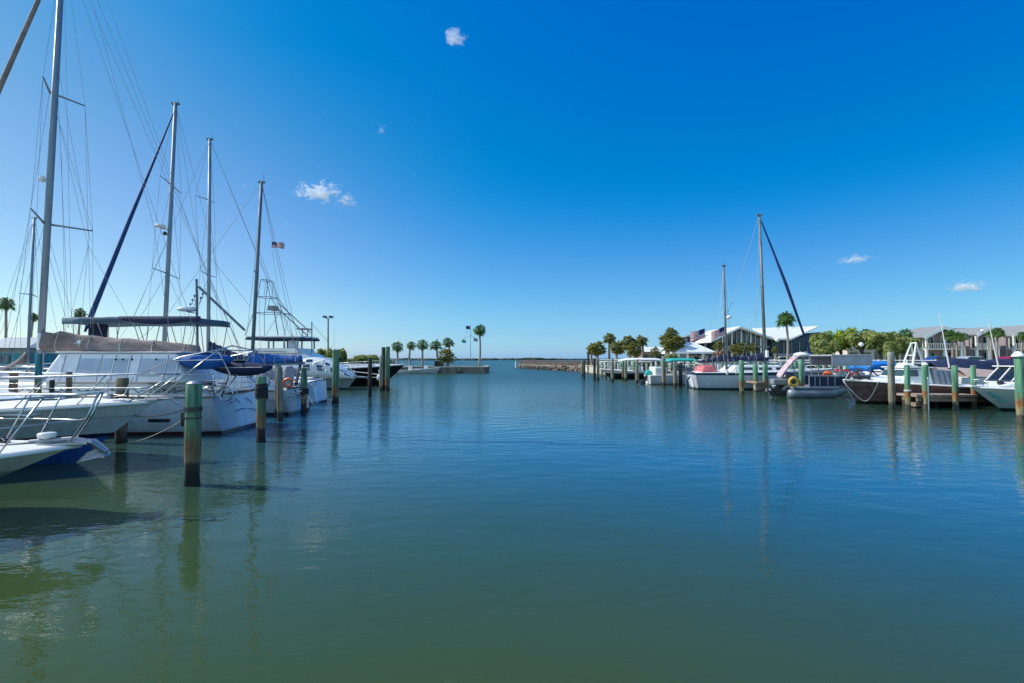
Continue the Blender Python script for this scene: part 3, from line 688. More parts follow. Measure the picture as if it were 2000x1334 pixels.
# ---- sailboat E with blue boom cover
hmE = zmat('hull_paint_grey_white', [(0, (.02, .02, .025)), (.10, (.03, .03, .035)), (.12, (.50, .52, .54)), (.42, (.60, .62, .64)), (.62, (.42, .44, .47)), (.66, (.72, .73, .74)), (1.3, (.78, .78, .78))], coat=.3, noise=.02)
E = Boat('sailing_yacht', 'sailing yacht with bright blue boom cover and a long slate awning over its deck', 'sailboat', stern=(-8.5, 20.9), yaw=R(180), L=12.0, B=3.5, fb=(1.3, .98), draft=.8, rake=1.6, tw=.7, pw=2.0, flare=.9, hm=hmE, trake=.3, cap=(teak, .03))
ME0, ME1 = P(491, 690, 20.9), P(511, 356, 20.9); ME0.z = 1.2
mast(E.o, ME0, ME1, .09, alud)
spreader(E.o, P(500, 533, 20.9), [P(496, 528, 20.0), P(505, 537, 21.9)])
sailcover(E.o, P(487, 711, 20.9), P(588, 707, 20.9), [.50, .40, .34, .30, .26], blue, w=.2, seed=8)
m = MB(); m.tube([P(588, 705, 20.9), P(578, 750, 19.6)], .06, 6); m.build('rolled_awning', navy, E.o)
stays(E.o, [[ME1, P(600, 742, 20.9)], [ME1, P(589, 742, 19.6)], [ME1, P(505, 537, 21.9), P(510, 745, 22.3)], [ME1, P(496, 528, 20.0), P(470, 760, 19.4)], [P(498, 470, 20.9), P(590, 706, 20.9)], [ME1, P(330, 610, 20.9), P(200, 730, 20.9)]], .008)
E.house('cabin', gel, 1.6, 9.0, 1.15, .95, 1.0, 1.45, .7, .2, .08)
E.sidewin(glass, 3.0, 8.0, 1.15, .95, 1.0, 1.45, 1.15, 1.32)
E.rail([0, .08, .16, .24, .32, .4, .5, .6, .7, .8, .9, .98], 1, .6, .014, both=True)
xe = lambda px, d=20.0: -8.5 - P(px, 628, d).x
canopy(E.o, E.T, xe(394), xe(131), 1.15, 3.80, .22, slate, zb=1.6, legs=[(xe(372), xe(390)), (xe(345), xe(330)), (xe(285), xe(300)), (xe(300), xe(265)), (xe(222), xe(245)), (xe(235), xe(195)), (xe(160), xe(150)), (xe(140), xe(132))], name='deck_awning', frame=alud, crown=.05, endrop=.05)
m = MB(); vr = []
for i in range(15):
    f = i / 14; px_ = 232 + (392 - 232) * f; h_ = .10 + .18 * math.sin(min(1, f * 1.15) * math.pi * .9); vr.append([E.T(xe(px_, 19.75), 1.17, 3.80 + .03), E.T(xe(px_, 19.75), 1.18 + .02 * math.sin(i * 2), 3.80 - h_)])
m.grid(vr); E.part(m, 'awning_valance', navy, smooth=True, solid=.02)
m = MB(); m.tbox(E.T, (xe(162), -.4, 2.6), (xe(150), .4, 3.75)); E.part(m, 'rolled_side_curtain', navy, bevel=.08)
m = MB(); m.tube([P(386, 690, 20.9), P(384, 545, 20.9)], .05, 6); ap = E.part(m, 'antenna_mast', alud)
m = MB(); m.lathe(P(365, 609, 20.9), [(0, 0), (.28, .02), (.36, .07), (.34, .15), (.2, .2), (0, .21)], 14); E.part(m, 'radar_dome', gel, smooth=True)
m = MB(); m.tube([P(365, 609, 20.9), P(384, 612, 20.9)], .02, 5)
for px, py in ((376, 592), (380, 584), (392, 588), (396, 580), (372, 600)): m.tube([P(384, 600, 20.9), P(px, py, 20.9), P(px, py - 9, 20.9)], .012, 4); m.ball(P(px, py - 6, 20.9), .05, 6, 4)
E.part(m, 'antenna_cluster', alud)
m = MB(); wheelrim(m, P(562, 748, 19.5), .16, t=.05, n=14); E.part(m, 'life_ring', redp)
m = MB(); rn = random.Random(3)
for j in range(24):
    c = E.T(rn.uniform(-.1, .8), rn.uniform(-1.1, 1.1), rn.uniform(.3, 1.5)); a = rn.uniform(0, 6.3)
    m.tube([c, c + V(.3 * math.cos(a), .1, .2 * math.sin(a)), c + V(.5 * math.cos(a + .7), 0, .3 * math.sin(a + .7))], .018, 4)
E.part(m, 'stern_fittings', grey)
m = MB(); m.ball(E.T(1.0, -.8, 1.5), (.3, .2, .4), 8, 6, .2, rn); m.ball(E.T(2.0, -1.0, 1.5), (.5, .25, .3), 8, 6, .2, rn); m.each('covered_gear', greyc, E.o)

# ---- D: sailboats behind with tall masts
def sailer(name, label, stern, L, Bm, hm_, mpx0, mtop, d, r, mm=alu, yaw=R(180)):
    b = Boat(name, label, 'sailboat', stern=stern, yaw=yaw, L=L, B=Bm, fb=(1.4, 1.05), draft=.8, rake=1.6, tw=.75, pw=2.0, flare=.9, hm=hm_, trake=.3, n=16)
    a, t = P(*mpx0, d), P(*mtop, d); a.z = 1.2; mast(b.o, a, t, r, mm)
    b.house('cabin', gel, 2, L * .75, 1.1, .9, 1.05, 1.55, .7, .2, .08)
    b.sidewin(glass, 3, L * .65, 1.1, .9, 1.05, 1.55, 1.2, 1.4)
    b.rail([0, .1, .2, .3, .4, .5, .6, .7, .8, .9, .98], 1, .6, .014, both=True)
    return b, a, t
D, a, t = sailer('sailing_yacht', 'sailing yacht with furled dark blue headsail and a radar dome on its mast', (-9.4, 25.4), 12.0, 3.6, hmC, (319, 690), (343, 203), 25.4, .135)
spreader(D.o, P(335, 361, 25.4), [P(313, 343, 24.2), P(354, 378, 26.6)]); spreader(D.o, P(326, 534, 25.4), [P(297, 523, 24.2), P(351, 545, 26.6)])
stays(D.o, [[t, P(313, 343, 24.2), P(297, 523, 24.2), P(280, 740, 24)], [t, P(354, 378, 26.6), P(351, 545, 26.6), P(356, 740, 27)], [P(335, 361, 25.4), P(297, 523, 24.2)], [P(335, 361, 25.4), P(351, 545, 26.6)],
            [t, P(470, 700, 25.4)], [t, P(400, 560, 25.4), P(430, 720, 25.4)], [P(326, 534, 25.4), P(262, 640, 24.2)], [P(326, 534, 25.4), P(372, 640, 26.6)], [P(330, 465, 25.4), P(260, 620, 24)]], .009)
m = MB(); m.tube([P(340, 218, 25.4), P(255, 425, 25.4), P(178, 617, 25.4), P(166, 648, 25.4)], [.03, .085, .12, .05], 8); m.build('furled_headsail', mat('furled_blue_sail', (.008, .045, .17), .7, bump=.4), D.o, smooth=True)
m = MB(); m.lathe(P(313, 445, 25.0), [(0, 0), (.22, .02), (.27, .07), (.22, .15), (0, .17)], 12); m.tube([P(313, 446, 25.0), P(329, 448, 25.4)], .03, 5); m.build('radar_dome', gel, D.o, smooth=True)
m = MB(); m.ball(P(322, 456, 25.2), .10, 8, 5); m.build('mast_light', black, D.o)

D2, a, t = sailer('sailing_yacht', 'sailing yacht with a pale grey mast and navy boom cover sloping down to the right', (-11.0, 29.4), 11.5, 3.4, hmE, (407, 700), (410, 272), 29.4, .125)
spreader(D2.o, P(407, 390, 29.4), [P(381, 382, 28.2), P(418, 396, 30.6)]); spreader(D2.o, P(407, 538, 29.4), [P(391, 527, 28.2), P(423, 541, 30.6)])
stays(D2.o, [[t, P(381, 382, 28.2), P(391, 527, 28.2), P(378, 740, 28)], [t, P(418, 396, 30.6), P(423, 541, 30.6), P(424, 740, 31)], [t, P(265, 612, 29.4), P(190, 730, 29.4)], [t, P(500, 490, 29.4), P(590, 700, 29.4)], [t, P(560, 640, 29.4), P(600, 730, 29.4)],
             [P(407, 390, 29.4), P(423, 541, 30.6)], [P(407, 390, 29.4), P(391, 527, 28.2)], [P(407, 538, 29.4), P(365, 680, 28.2)], [P(407, 540, 29.4), P(455, 680, 30.5)], [P(413, 505, 29.4), P(490, 600, 29.4)]], .010)
sailcover(D2.o, P(409, 698, 29.4), P(472, 702, 29.4), [.92, .72, .46, .28], navy, w=.22, seed=11)
m = MB(); m.tube([P(388, 560, 29.4), P(478, 645, 29.4)], .07, 6); m.build('topping_pole', alud, D2.o)
# second blue cover mass low behind the arch
H, a, t = sailer('sailing_yacht', 'sailing yacht at far left with grey brown boom cover across the dock', (-33.2, 27.6), 9.0, 2.9, hmE, (54, 700), (67, 426), 27.6, .10, yaw=0)
spreader(H.o, P(61, 575, 27.6), [P(38, 573, 26.6), P(74, 580, 28.6)])
stays(H.o, [[t, P(38, 573, 26.6), P(42, 730, 26.6)], [t, P(74, 580, 28.6), P(76, 730, 28.6)], [t, P(6, 640, 27.6), P(-40, 730, 27.6)], [t, P(110, 640, 27.6), P(128, 725, 27.6)], [t, P(20, 560, 27.6), P(-30, 725, 27.6)]], .009)
sailcover(H.o, P(54, 706, 27.6), P(-20, 738, 27.6), [.62, .34, .26, .22, .18], brownc, w=.2, seed=21)
m = MB(); m.box(P(118, 626, 27.6) + V(-.1, 0, 0), P(124, 626, 27.6) + V(.1, .2, .1)); 
# ---- F: white cruiser with rounded dark windows; G: black sport fisher with tower
hmF = zmat('hull_paint_pale_grey', [(0, (.02, .06, .07)), (.10, (.03, .08, .09)), (.12, (.42, .46, .49)), (.9, (.50, .54, .57)), (1.5, (.6, .62, .64))], coat=.3, noise=.01)
F = Boat('cabin_cruiser', 'white cabin cruiser with rounded dark windows and clear side curtains', 'motor boat', tip=(-11.0, 36.6), yaw=0, L=9.5, B=3.0, fb=(.95, .8), draft=.5, rake=.9, tw=.9, pw=2.6, flare=1.1, hm=hmF, cap=(greyc, .05), n=16)
xf = lambda px, d=35.4: 9.5 + P(px, 700, d).x + 11.0
ring = []; NT_, NK = 16, 20
for t_ in range(NT_ + 1):
    f = t_ / NT_; x = xf(588) + (xf(690) - xf(588)) * f; h = .80 + 1.55 * (1 - f ** 2.2) * (.86 + .14 * math.sin(min(1, f * 3) * math.pi / 2))
    ring.append([F.T(x - .25 * math.sin(a), 1.25 * math.copysign(abs(math.cos(a)) ** .55, math.cos(a)) * (1 - .45 * f ** 1.5), .8 + (h - .8) * math.sin(a) ** .5) for a in [math.pi * k / NK for k in range(NK + 1)]])
m = MB(); ix = [[m.vert(p) for p in r] for r in ring]
for i_ in range(NT_):
    for k_ in range(NK):
        kk = min(k_, NK - 1 - k_)
        m.cur = 1 if (i_ % 4 in (1, 2) and kk in (1, 2)) or (i_ % 5 in (2, 3) and kk in (4, 5)) else 0
        m.face(ix[i_][k_], ix[i_ + 1][k_], ix[i_ + 1][k_ + 1], ix[i_][k_ + 1])
m.cur = 0; m.face(*[m.vert(p) for p in ring[0]])
cb = F.part(m, 'cabin', [gel, glassb], smooth=True, solid=.03)
m = MB(); m.tube([F.T(xf(600), -1.25, .9), F.T(xf(612), -1.1, 1.9), F.T(xf(640), -.9, 2.2), F.T(xf(676), -.6, 1.6), F.T(xf(690), -.5, .95)], .05, 6); m.tube([F.T(xf(640), -1.2, .9), F.T(xf(630), -.9, 2.1)], .05, 6); F.part(m, 'window_frame', whitep, cb, smooth=True)
F.rail([.6, .7, .8, .9, .97], 1, .4, .018, both=True)
m = MB(); m.tbox(F.T, (9.2, -.2, .82), (10.2, .2, .90)); m.tube([F.T(9.9, 0, .85), F.T(10.4, 0, .7)], .05, 6); F.part(m, 'bow_roller', galv)
m = MB(); rn = random.Random(8)
for j in range(14): c = F.T(rn.uniform(3.2, 5.2), rn.uniform(-1.2, 0), rn.uniform(.8, 1.4)); m.ball(c, rn.uniform(.1, .22), 6, 4, .2, rn)
m.each('stowed_gear', black, F.o)

hmG = zmat('hull_paint_black_sportfisher', [(0, (.03, .006, .006)), (.12, (.03, .006, .006)), (.14, (.008, .008, .010)), (2.0, (.010, .009, .011))], coat=.5, noise=.004, streak=.05)
G = Boat('sport_fisher', 'black hulled sport fishing yacht with white foredeck and tall tuna tower', 'fishing boat', tip=(-8.75, 42), yaw=0, L=17, B=4.8, fb=(1.72, 1.1), draft=.9, rake=2.0, tw=.9, pw=2.4, flare=1.4, hm=hmG, cap=(gel, .06), deck_drop=-.03)
xg = lambda px, d=40.5: 17 + P(px, 700, d).x + 8.75
G.house('deckhouse', gel, 3.0, xg(650), 2.0, 1.5, 1.4, 2.6, 2.2, .2, .1)
G.sidewin(glass, 4, xg(600), 2.0, 1.5, 1.4, 2.6, 1.8, 2.4, slant=1)
m = MB(); m.tbox(G.T, (xg(655), -1.1, 1.45), (xg(725), 1.1, 1.75)); G.part(m, 'trunk_cabin', gel, bevel=.08)
fx0, fx1 = xg(503, 42), xg(606, 42)
G.house('flybridge', gel, fx0 + .3, fx1 - .2, 1.7, 1.8, 2.6, 3.0, .2, .1, .06)
m = MB(); m.tbox(G.T, (fx0, -1.9, 3.84), (fx1, 1.9, 4.0)); ht = G.part(m, 'hardtop', gel, bevel=.06)
m = MB(); m.tbox(G.T, (fx0 - .05, -1.93, 3.66), (fx1 + .05, 1.93, 3.835)); G.part(m, 'hardtop_valance', navy, ht, bevel=.03)
m = MB()
for x in (fx0 + .5, fx0 + 1.7, fx1 - 1.4, fx1 - .35):
    for y in (-1.7, 1.7): m.tbox(G.T, (x - .05, y - .05, 3.0), (x + .05, y + .05, 3.66))
m.each('hardtop_post', alu, ht)
m = MB(); m.tbox(G.T, (fx0 + 3.2, -1.6, 3.0), (fx1 - .5, -1.55, 3.6)); G.part(m, 'clear_curtain', wnd)
tw = MB(); tz = P(520, 548, 42).z; tx0, tx1 = xg(502, 42), xg(560, 42)
lv = [(4.0, tx0 - .2, tx1 + .6, 1.6), (5.9, tx0 + .1, tx1 - .2, .9), (7.2, tx0 + .3, tx1 - 1.1, .7), (tz, tx0 + .5, tx1 - 1.5, .6)]
for (z0, a0, b0, w0), (z1, a1, b1, w1) in zip(lv, lv[1:]):
    for sy in (-1, 1):
        tw.tube([G.T(a0, sy * w0, z0), G.T(a1, sy * w1, z1)], .03, 5); tw.tube([G.T(b0, sy * w0, z0), G.T(b1, sy * w1, z1)], .03, 5); tw.tube([G.T((a0 + b0) / 2, sy * w0, z0), G.T(b1, sy * w1, z1)], .02, 4)
    tw.tube([G.T(a1, -w1, z1), G.T(b1, -w1, z1), G.T(b1, w1, z1), G.T(a1, w1, z1), G.T(a1, -w1, z1)], .03, 5)
G.part(tw, 'tuna_tower', alu)
m = MB(); m.tbox(G.T, (xg(526, 42), -.5, P(530, 607, 42).z), (xg(538, 42), .5, P(530, 600, 42).z + .1)); G.part(m, 'spotlight_bar', grey, bevel=.05)
m = MB()
for a, b in ((P(538, 598, 41), P(600, 655, 41)), (P(546, 594, 43), P(607, 650, 43)), (P(535, 603, 42), P(543, 655, 42)), (P(609, 690, 42), P(609, 628, 42))): m.tube([a, b], .045, 5)
m.tube([P(609, 632, 42), P(641, 668, 46)], .02, 4); G.part(m, 'outrigger', alud)
m = MB(); m.tbox(G.T, (xg(584, 42), -.6, 4.55), (xg(604, 42), .6, 4.65)); m.tube([G.T(xg(590, 42), 0, 4.0), G.T(xg(590, 42), 0, 4.6)], .04, 5); m.tube([G.T(xg(600, 42), 0, 4.0), G.T(xg(600, 42), 0, 4.5)], .04, 5); G.part(m, 'radar_bar', grey)
G.rail([.62, .70, .78, .86, .93, .985], 1, .45, .02, both=True)
m = MB(); m.tube([G.T(xg(652, 42), 0, 1.5), P(653, 590, 42)], [.03, .008], 5); G.part(m, 'whip_antenna', whitep)
m = MB(); m.ball(P(740, 738, 39.5), (.18, .18, .26), 8, 6); m.tube([P(740, 738, 39.5) + V(0, 0, .2), P(740, 722, 39.5)], .02, 4); G.part(m, 'fender', gel, smooth=True)
m = MB(); m.tube([P(668, 728, 39.4), P(690, 726, 39.4), P(722, 729, 39.5), P(748, 733, 39.6)], .03, 4); m.tube([P(668, 738, 39.4), P(700, 735, 39.4), P(745, 738, 39.6)], .02, 4); m.each('hull_stripe', gel, G.o)
# small dinghy bow between
# ---------------------------------------------------------------- pilings
green = (.05, .115, .075); green2 = (.085, .16, .10)
pm_gr = zmat('piling_green', [(0, (.012, .012, .010)), (.20, (.018, .016, .014)), (.34, (.06, .05, .04)), (.42, (.26, .20, .11)), (.62, (.24, .12, .06)), (.85, (.17, .19, .09)), (1.02, (.13, .25, .15)), (1.5, (.12, .27, .17)), (2.0, (.16, .32, .20))], rough=.85, noise=.16, ns=5, bump=1.0, streak=.34)
pm_or = zmat('piling_green_rust_band', [(0, (.10, .09, .06)), (.16, (.07, .06, .045)), (.24, (.30, .27, .17)), (.45, (.34, .27, .13)), (.55, (.36, .17, .05)), (.72, (.30, .13, .05)), (.80, (.16, .25, .13)), (1.3, (.13, .34, .21)), (2.0, (.18, .40, .25))], rough=.85, noise=.17, ns=5, bump=1.0, streak=.3)
pm_gy = zmat('piling_grey', [(0, (.03, .03, .025)), (.25, (.06, .055, .045)), (.4, (.32, .28, .18)), (.9, (.26, .22, .16)), (1.6, (.24, .27, .22)), (2.6, (.36, .38, .35))], rough=.9, noise=.16, ns=5, bump=.9, streak=.3)
pm_bl = zmat('piling_dark', [(0, (.012, .012, .012)), (.5, (.02, .02, .018)), (1.2, (.07, .055, .035)), (2.0, (.06, .07, .06)), (3, (.06, .09, .075))], rough=.9, noise=.12, ns=5, bump=.8, streak=.3)
pm_br = zmat('piling_brown', [(0, (.02, .018, .015)), (.4, (.16, .12, .08)), (1.2, (.26, .19, .12)), (2, (.30, .22, .14))], rough=.9, noise=.2, ns=5, bump=1, streak=.3)
pm_tb = zmat('piling_teal_over_brown', [(0, (.02, .018, .015)), (.4, (.18, .12, .07)), (1.45, (.26, .16, .08)), (1.62, (.14, .18, .06)), (1.72, (.03, .22, .26)), (3, (.05, .28, .34))], rough=.8, noise=.06, ns=5, bump=.8, streak=.25)
prn = random.Random(31)
def piling(px, pytop, base_y=None, d=None, w=None, m=None, label='', group='mooring pilings', lean=0, top=None, r=None, cat='piling'):
    d = d or 2200 / (base_y - 700) 
    x = P(px, 700, d).x; zt = P(px, pytop, d).z
    r = r or (w / 2 * d / 1000 / math.sqrt(1 + (x / d) ** 2))   # width as seen, allowing for the oblique view
    k = MB(); n = 14; rows = []
    zs = [-1.5, -.3, 0, .15, .3, .5, .7, .9, 1.2, 1.5, 1.8, 2.1, 2.5, 3]; zs = [z for z in zs if z < zt - .1] + [zt - .03, zt]
    ph = [prn.uniform(-.04, .04) for _ in range(n)]
    for z in zs:
        f = 1.06 - .05 * z / max(zt, .1); f *= .88 if z < .42 and z > .1 else 1; f *= .90 if z >= zt - .001 else 1
        rows.append([Vector((x + lean * z + r * f * (1 + ph[i] + prn.uniform(-.02, .02)) * math.cos(6.2832 * i / n), d + r * f * (1 + ph[i] + prn.uniform(-.02, .02)) * math.sin(6.2832 * i / n), z)) for i in range(n)])
    k.loft(rows)
    o = k.build('piling', m, origin=(x, d, 0), smooth=True)
    e = o.modifiers.new('edge', 'EDGE_SPLIT'); e.split_angle = R(50)
    tag(o, label, cat, group)
    return o, x, d, zt, r
def wrap(o, x, d, z, r, m=roped, turns=3, th=.02, name='rope_wrap'):
    k = MB()
    k.tube([Vector((x + (r * 1.06 + th * .6) * math.cos(a), d + (r * 1.06 + th * .6) * math.sin(a), z + th * 1.9 * a / 6.2832)) for a in [6.2832 * i / 14 for i in range(14 * turns + 1)]], th, 5)
    return k.build(name, m, o, smooth=True)
p1, x1, d1, z1, r1 = piling(380, 751, 945, w=33, m=pm_gr, label='thick green-topped piling with black bands, nearest on the left side')
k = MB()
for z in (1.30, 1.34): k.lathe((x1, d1, z), [(r1 * 1.0, -.02), (r1 * 1.14, -.02), (r1 * 1.14, .018), (r1 * 1.0, .018)], 18)
k.lathe((x1, d1, 1.17), [(r1 * 1.0, -.012), (r1 * 1.12, -.012), (r1 * 1.12, .012), (r1 * 1.0, .012)], 18)
k.box((x1 - r1 * 1.45, d1 - .06, 1.02), (x1 - r1 * 1.0, d1 + .0, 1.26)); k.build('black_band', black, p1)
k = MB(); k.lathe((x1, d1, z1 + .005), [(r1 * .93, 0), (r1 * .97, .012), (r1 * .5, .05), (0, .06)], 14); k.build('piling_cap', galv, p1)
p2, x2, d2, z2, r2 = piling(512, 735, 862, w=19, m=pm_gr, label='green piling wrapped with dark rope in front of the white yacht transom', lean=-.004)
wrap(p2, x2, d2, 1.15, r2, turns=5, th=.03); wrap(p2, x2, d2, 1.45, r2, turns=2, th=.02)
def splits(o, x, d, zt, r, n, seed):
    rn = random.Random(seed)
    for i in range(n):
        a = rn.uniform(math.pi * 1.0, math.pi * 2.0); z0_ = rn.uniform(.5, zt - .5); L = rn.uniform(.25, .6); k = MB()
        q = [Vector((x + r * 1.03 * math.cos(a + rn.uniform(-.04, .04)), d + r * 1.03 * math.sin(a), z0_ + L * j / 4)) for j in range(5)]
        k.tube(q, [.002, .007, .008, .006, .002], 4); k.build('drying_split', bark, o)
splits(p1, x1, d1, z1, r1, 7, 1); splits(p2, x2, d2, z2, r2, 4, 2)
p3, x3, d3, z3, r3 = piling(549, 717, 822, w=12, m=pm_gy, label='leaning grey piling, left of a pair beside the blue boom cover', lean=-.03)
piling(543, 712, d=19.2, w=12, m=pm_gy, label='grey piling close behind the leaning one by the blue boom cover')
p4, x4, d4, z4, r4 = piling(595, 719, 806, w=12, m=pm_gr, label='green and brown piling at the stern of the yacht with the blue boom cover', lean=-.01)
wrap(p4, x4, d4, .75, r4, turns=3, th=.04)
piling(656, 683, 788, w=11, m=pm_gr, label='tall dark green piling in front of the white cabin cruiser', r=.16)
piling(723, 698, 774, w=8, m=pm_bl, label='slim dark piling in front of the black hull')
piling(745, 694, d=34.6, w=7, m=pm_gy, label='short grey piling at the left of the three clustered at the black bow', group='clustered pilings')
piling(750, 678, d=35.2, w=8, m=pm_bl, label='tall dark piling in the middle of the cluster at the black bow', group='clustered pilings', r=.17)
piling(757, 677, d=34.9, w=8, m=pm_gr, label='tall green piling at the right of the cluster at the black bow', group='clustered pilings', r=.16)
for px, top, d, w, mm, lb in ((240, 738, 13.4, 26, pm_br, 'brown piling top showing behind the foredeck of the blue-bottomed yacht'), (136, 726, 13.7, 13, pm_br, 'grey piling in front of the white canvas enclosure'),
        (76, 690, 12.9, 15, pm_tb, 'piling painted teal above and brown below beside the big mast'), (28, 728, 14.5, 18, pm_br, 'brown piling at the left edge beyond the near rails'), (103, 742, 14.0, 11, pm_bl, 'low dark piling between the teal one and the canvas enclosure')):
    piling(px, top, d=d, w=w, m=mm, label=lb)

# left main dock
k = MB(); k.box((-23.6, 2, .55), (-21.9, 46, .72))
dk = k.build('dock', plank, origin=(-22.7, 24, 0)); tag(dk, 'long timber main dock behind the left row of boats', 'dock')
k = MB()
for y in range(3, 46, 4):
    for x in (-23.5, -22.0): k.tube([(x, y, -1), (x, y, .55)], .12, 8)
k.each('support_post', pm_gy, dk)
for j, y in enumerate((9.1, 13.55, 18.3, 23.3, 32.5)):
    k = MB(); L0 = -21.9; x1_ = L0 + 7.5
    k.box((L0, y - .4, .52), (x1_, y + .4, .66)); o = k.build('finger_pier', plank, origin=(L0 + 3.5, y, 0))
    tag(o, ['narrow timber finger pier beyond the nearest cruiser', 'narrow timber finger pier beyond the blue-bottomed yacht', 'narrow timber finger pier beyond the white canvas enclosure', 'narrow timber finger pier beyond the slate awning', 'narrow timber finger pier before the white cabin cruiser'][j], 'pier', 'finger piers of the left dock')
    k = MB()
    for x in (L0 + 3.5, x1_ - .3): k.tube([(x, y, -1), (x, y, .52)], .11, 8)
    k.each('support_post', pm_gy, o)
mooring((x1 - r1, d1 - .05, 1.15), P(236, 868, 10.9), .08, 'thin grey mooring line from the nearest piling down to the blue-bottomed yacht', .007)
mooring((x1 - r1, d1, 1.32), P(262, 812, 11.0), .06, 'dark mooring line from the nearest piling towards the yacht bow', .012, roped)
mooring((x2, d2, 1.5), C.T(.1, 1.2, 1.2), .12, 'dark mooring line from the rope-wrapped piling to the white yacht stern', .016, roped)
mooring((x4, d4, .9), E.T(.1, .6, 1.0), .25, 'mooring line from the brown and green piling to the yacht stern', .016, roped)
mooring((x3, d3, 1.1), E.T(.1, 1.3, 1.0), .12, 'mooring line from the leaning grey piling to the yacht stern', .016, rope)

# ---------------------------------------------------------------- vegetation
def frond(k, c, az, el, r, blades=9, pet=.5, droop=.5, bw=.05, rn=rnd):
    d = Vector((math.cos(az) * math.cos(el), math.sin(az) * math.cos(el), math.sin(el)))
    hub = c + d * r * pet + Vector((0, 0, -droop * r * .10))
    side = Vector((-math.sin(az), math.cos(az), 0)); up = side.cross(d)
    k.tube([c, hub], .02, 3)
    for j in range(blades):
        a = (j / (blades - 1) - .5) * 2.5 + rn.uniform(-.08, .08)
        dd = (d * math.cos(a) + side * math.sin(a) + up * rn.uniform(-.12, .12)).normalized()
        L = r * (1 - pet) * (1 - .22 * abs(a) / 1.25) * rn.uniform(.85, 1.1)
        p = side.cross(dd) if abs(side.dot(dd)) < .9 else d.cross(dd)
        q = dd.cross(Vector((0, 0, 1))); q = q.normalized() if q.length > .01 else side
        m1 = hub + dd * L * .55; tip = hub + dd * L + Vector((0, 0, -droop * L * rn.uniform(.3, .6)))
        w = bw * r
        k.face(k.vert(hub), k.vert(m1 - q * w), k.vert(tip), k.vert(m1 + q * w))
def palm(px, ytop, d, rc, base_z=1.0, label='', kind='sabal', lean=0, group='palm trees', trunk_r=.16, n=None, x=None, squash=1, name='palm_tree', seed=None):
    rn = random.Random(seed if seed is not None else int(px * 7 + ytop))
    top = P(px, ytop, d); r = rc * d / 1000
    cz = top.z - r * (.85 if kind != 'fan' else .8)
    bx = top.x - lean * (cz - base_z) if True else 0
    o = thing(name, label, 'palm tree', (bx, d, base_z - .1), group)
    r *= rn.uniform(.92, 1.08); lx = rn.uniform(-.35, .35)
    k = MB(); N = 7
    k.tube([Vector((bx + (top.x - bx) * (i / N) ** 1.3 + lx * math.sin(math.pi * i / N), d, base_z - .1 + (cz - base_z + .1) * i / N)) for i in range(N + 1)], [trunk_r * (1.25 if i == 0 else 1 - .25 * i / N) for i in range(N + 1)], 8)
    k.build('trunk', trunkm, o, smooth=True)
    c = Vector((top.x, d, cz)); k = MB()
    n = int((n or (34 if kind == 'sabal' else 26)) * 1.5)
    for i in range(n):
        el = math.asin(max(-1, min(1, 1 - (i + .5) / n * (1.75 if kind == 'sabal' else 1.62)))); az = i * 2.39996 + rn.uniform(-.2, .2)
        frond(k, c, az, el, r * rn.uniform(.72, 1.15), pet=.48 if kind == 'sabal' else .45, droop=.6 if kind == 'sabal' else .95, rn=rn, bw=.08 if kind == 'sabal' else .065, blades=10)
    k.build('crown', leafy if kind == 'sabal' else leafp, o)
    if kind in ('fan', 'sabal'):
        k = MB()
        for i in range(12):
            az = rn.uniform(0, 6.28); frond(k, c - V(0, 0, r * .12), az, rn.uniform(-1.3, -.75), r * rn.uniform(.5, .8), blades=6, rn=rn)
        k.build('dead_fronds', leafd, o)
    return o
def tree(px0, px1, ytop, ybot, d, label, m=leafb, base_z=1.2, n=None, leaf=.22, seed=1, group='trees along the promenade', trunk=True, depth=1.0, name='tree'):
    rn = random.Random(seed); a = P(px0, ytop, d); b = P(px1, ybot, d); cx = (a.x + b.x) / 2; rx = (b.x - a.x) / 2; cz = (a.z + b.z) / 2; rz = (a.z - b.z) / 2
    o = thing(name, label, 'tree' if name != 'shrub' else 'shrub', (cx, d, base_z - .1), group)
    cl = []
    nc = 16
    for i in range(nc):
        u = rn.uniform(-.8, .8); v = rn.uniform(-.7, .7); w = rn.uniform(-.7, .6) * (1 - .4 * u * u)
        cl.append(Vector((cx + u * rx, d + v * rx * depth * .8, cz + w * rz)))
    if trunk:
        k = MB(); k.tube([(cx, d, base_z - .1), (cx + .1 * rx, d, (base_z + cz) / 2), (cx, d, cz - .2 * rz)], [.2, .15, .10], 7)
        for c in cl[:7]: k.tube([(cx + .05 * rx, d, base_z + (cz - base_z) * .45), (Vector((cx, d, cz - rz * .3)) + c) / 2, c], [.10, .06, .03], 5)
        k.build('trunk', bark, o, smooth=True)
    k = MB(); n = n or 2600
    for i in range(n):
        c = cl[i % nc]; q = Vector((rn.gauss(0, 1), rn.gauss(0, 1), rn.gauss(0, 1))).normalized() * rn.choice((rn.uniform(.3, 1.0), rn.uniform(.6, 1.35)))
        p = c + Vector((q.x * rx * .36, q.y * rx * .36 * depth, q.z * rz * .46)); 
        nrm = (q + Vector((rn.uniform(-.7, .7), rn.uniform(-.7, .7), rn.uniform(-.5, .9)))).normalized()
        t = nrm.cross(Vector((rn.uniform(-1, 1), rn.uniform(-1, 1), rn.uniform(-1, 1)))).normalized(); s_ = nrm.cross(t); l = leaf * rn.uniform(.6, 1.3)
        k.face(k.vert(p - t * l), k.vert(p + s_ * l * .5), k.vert(p + t * l), k.vert(p - s_ * l * .5))
    k.build('crown', m, o)
    return o

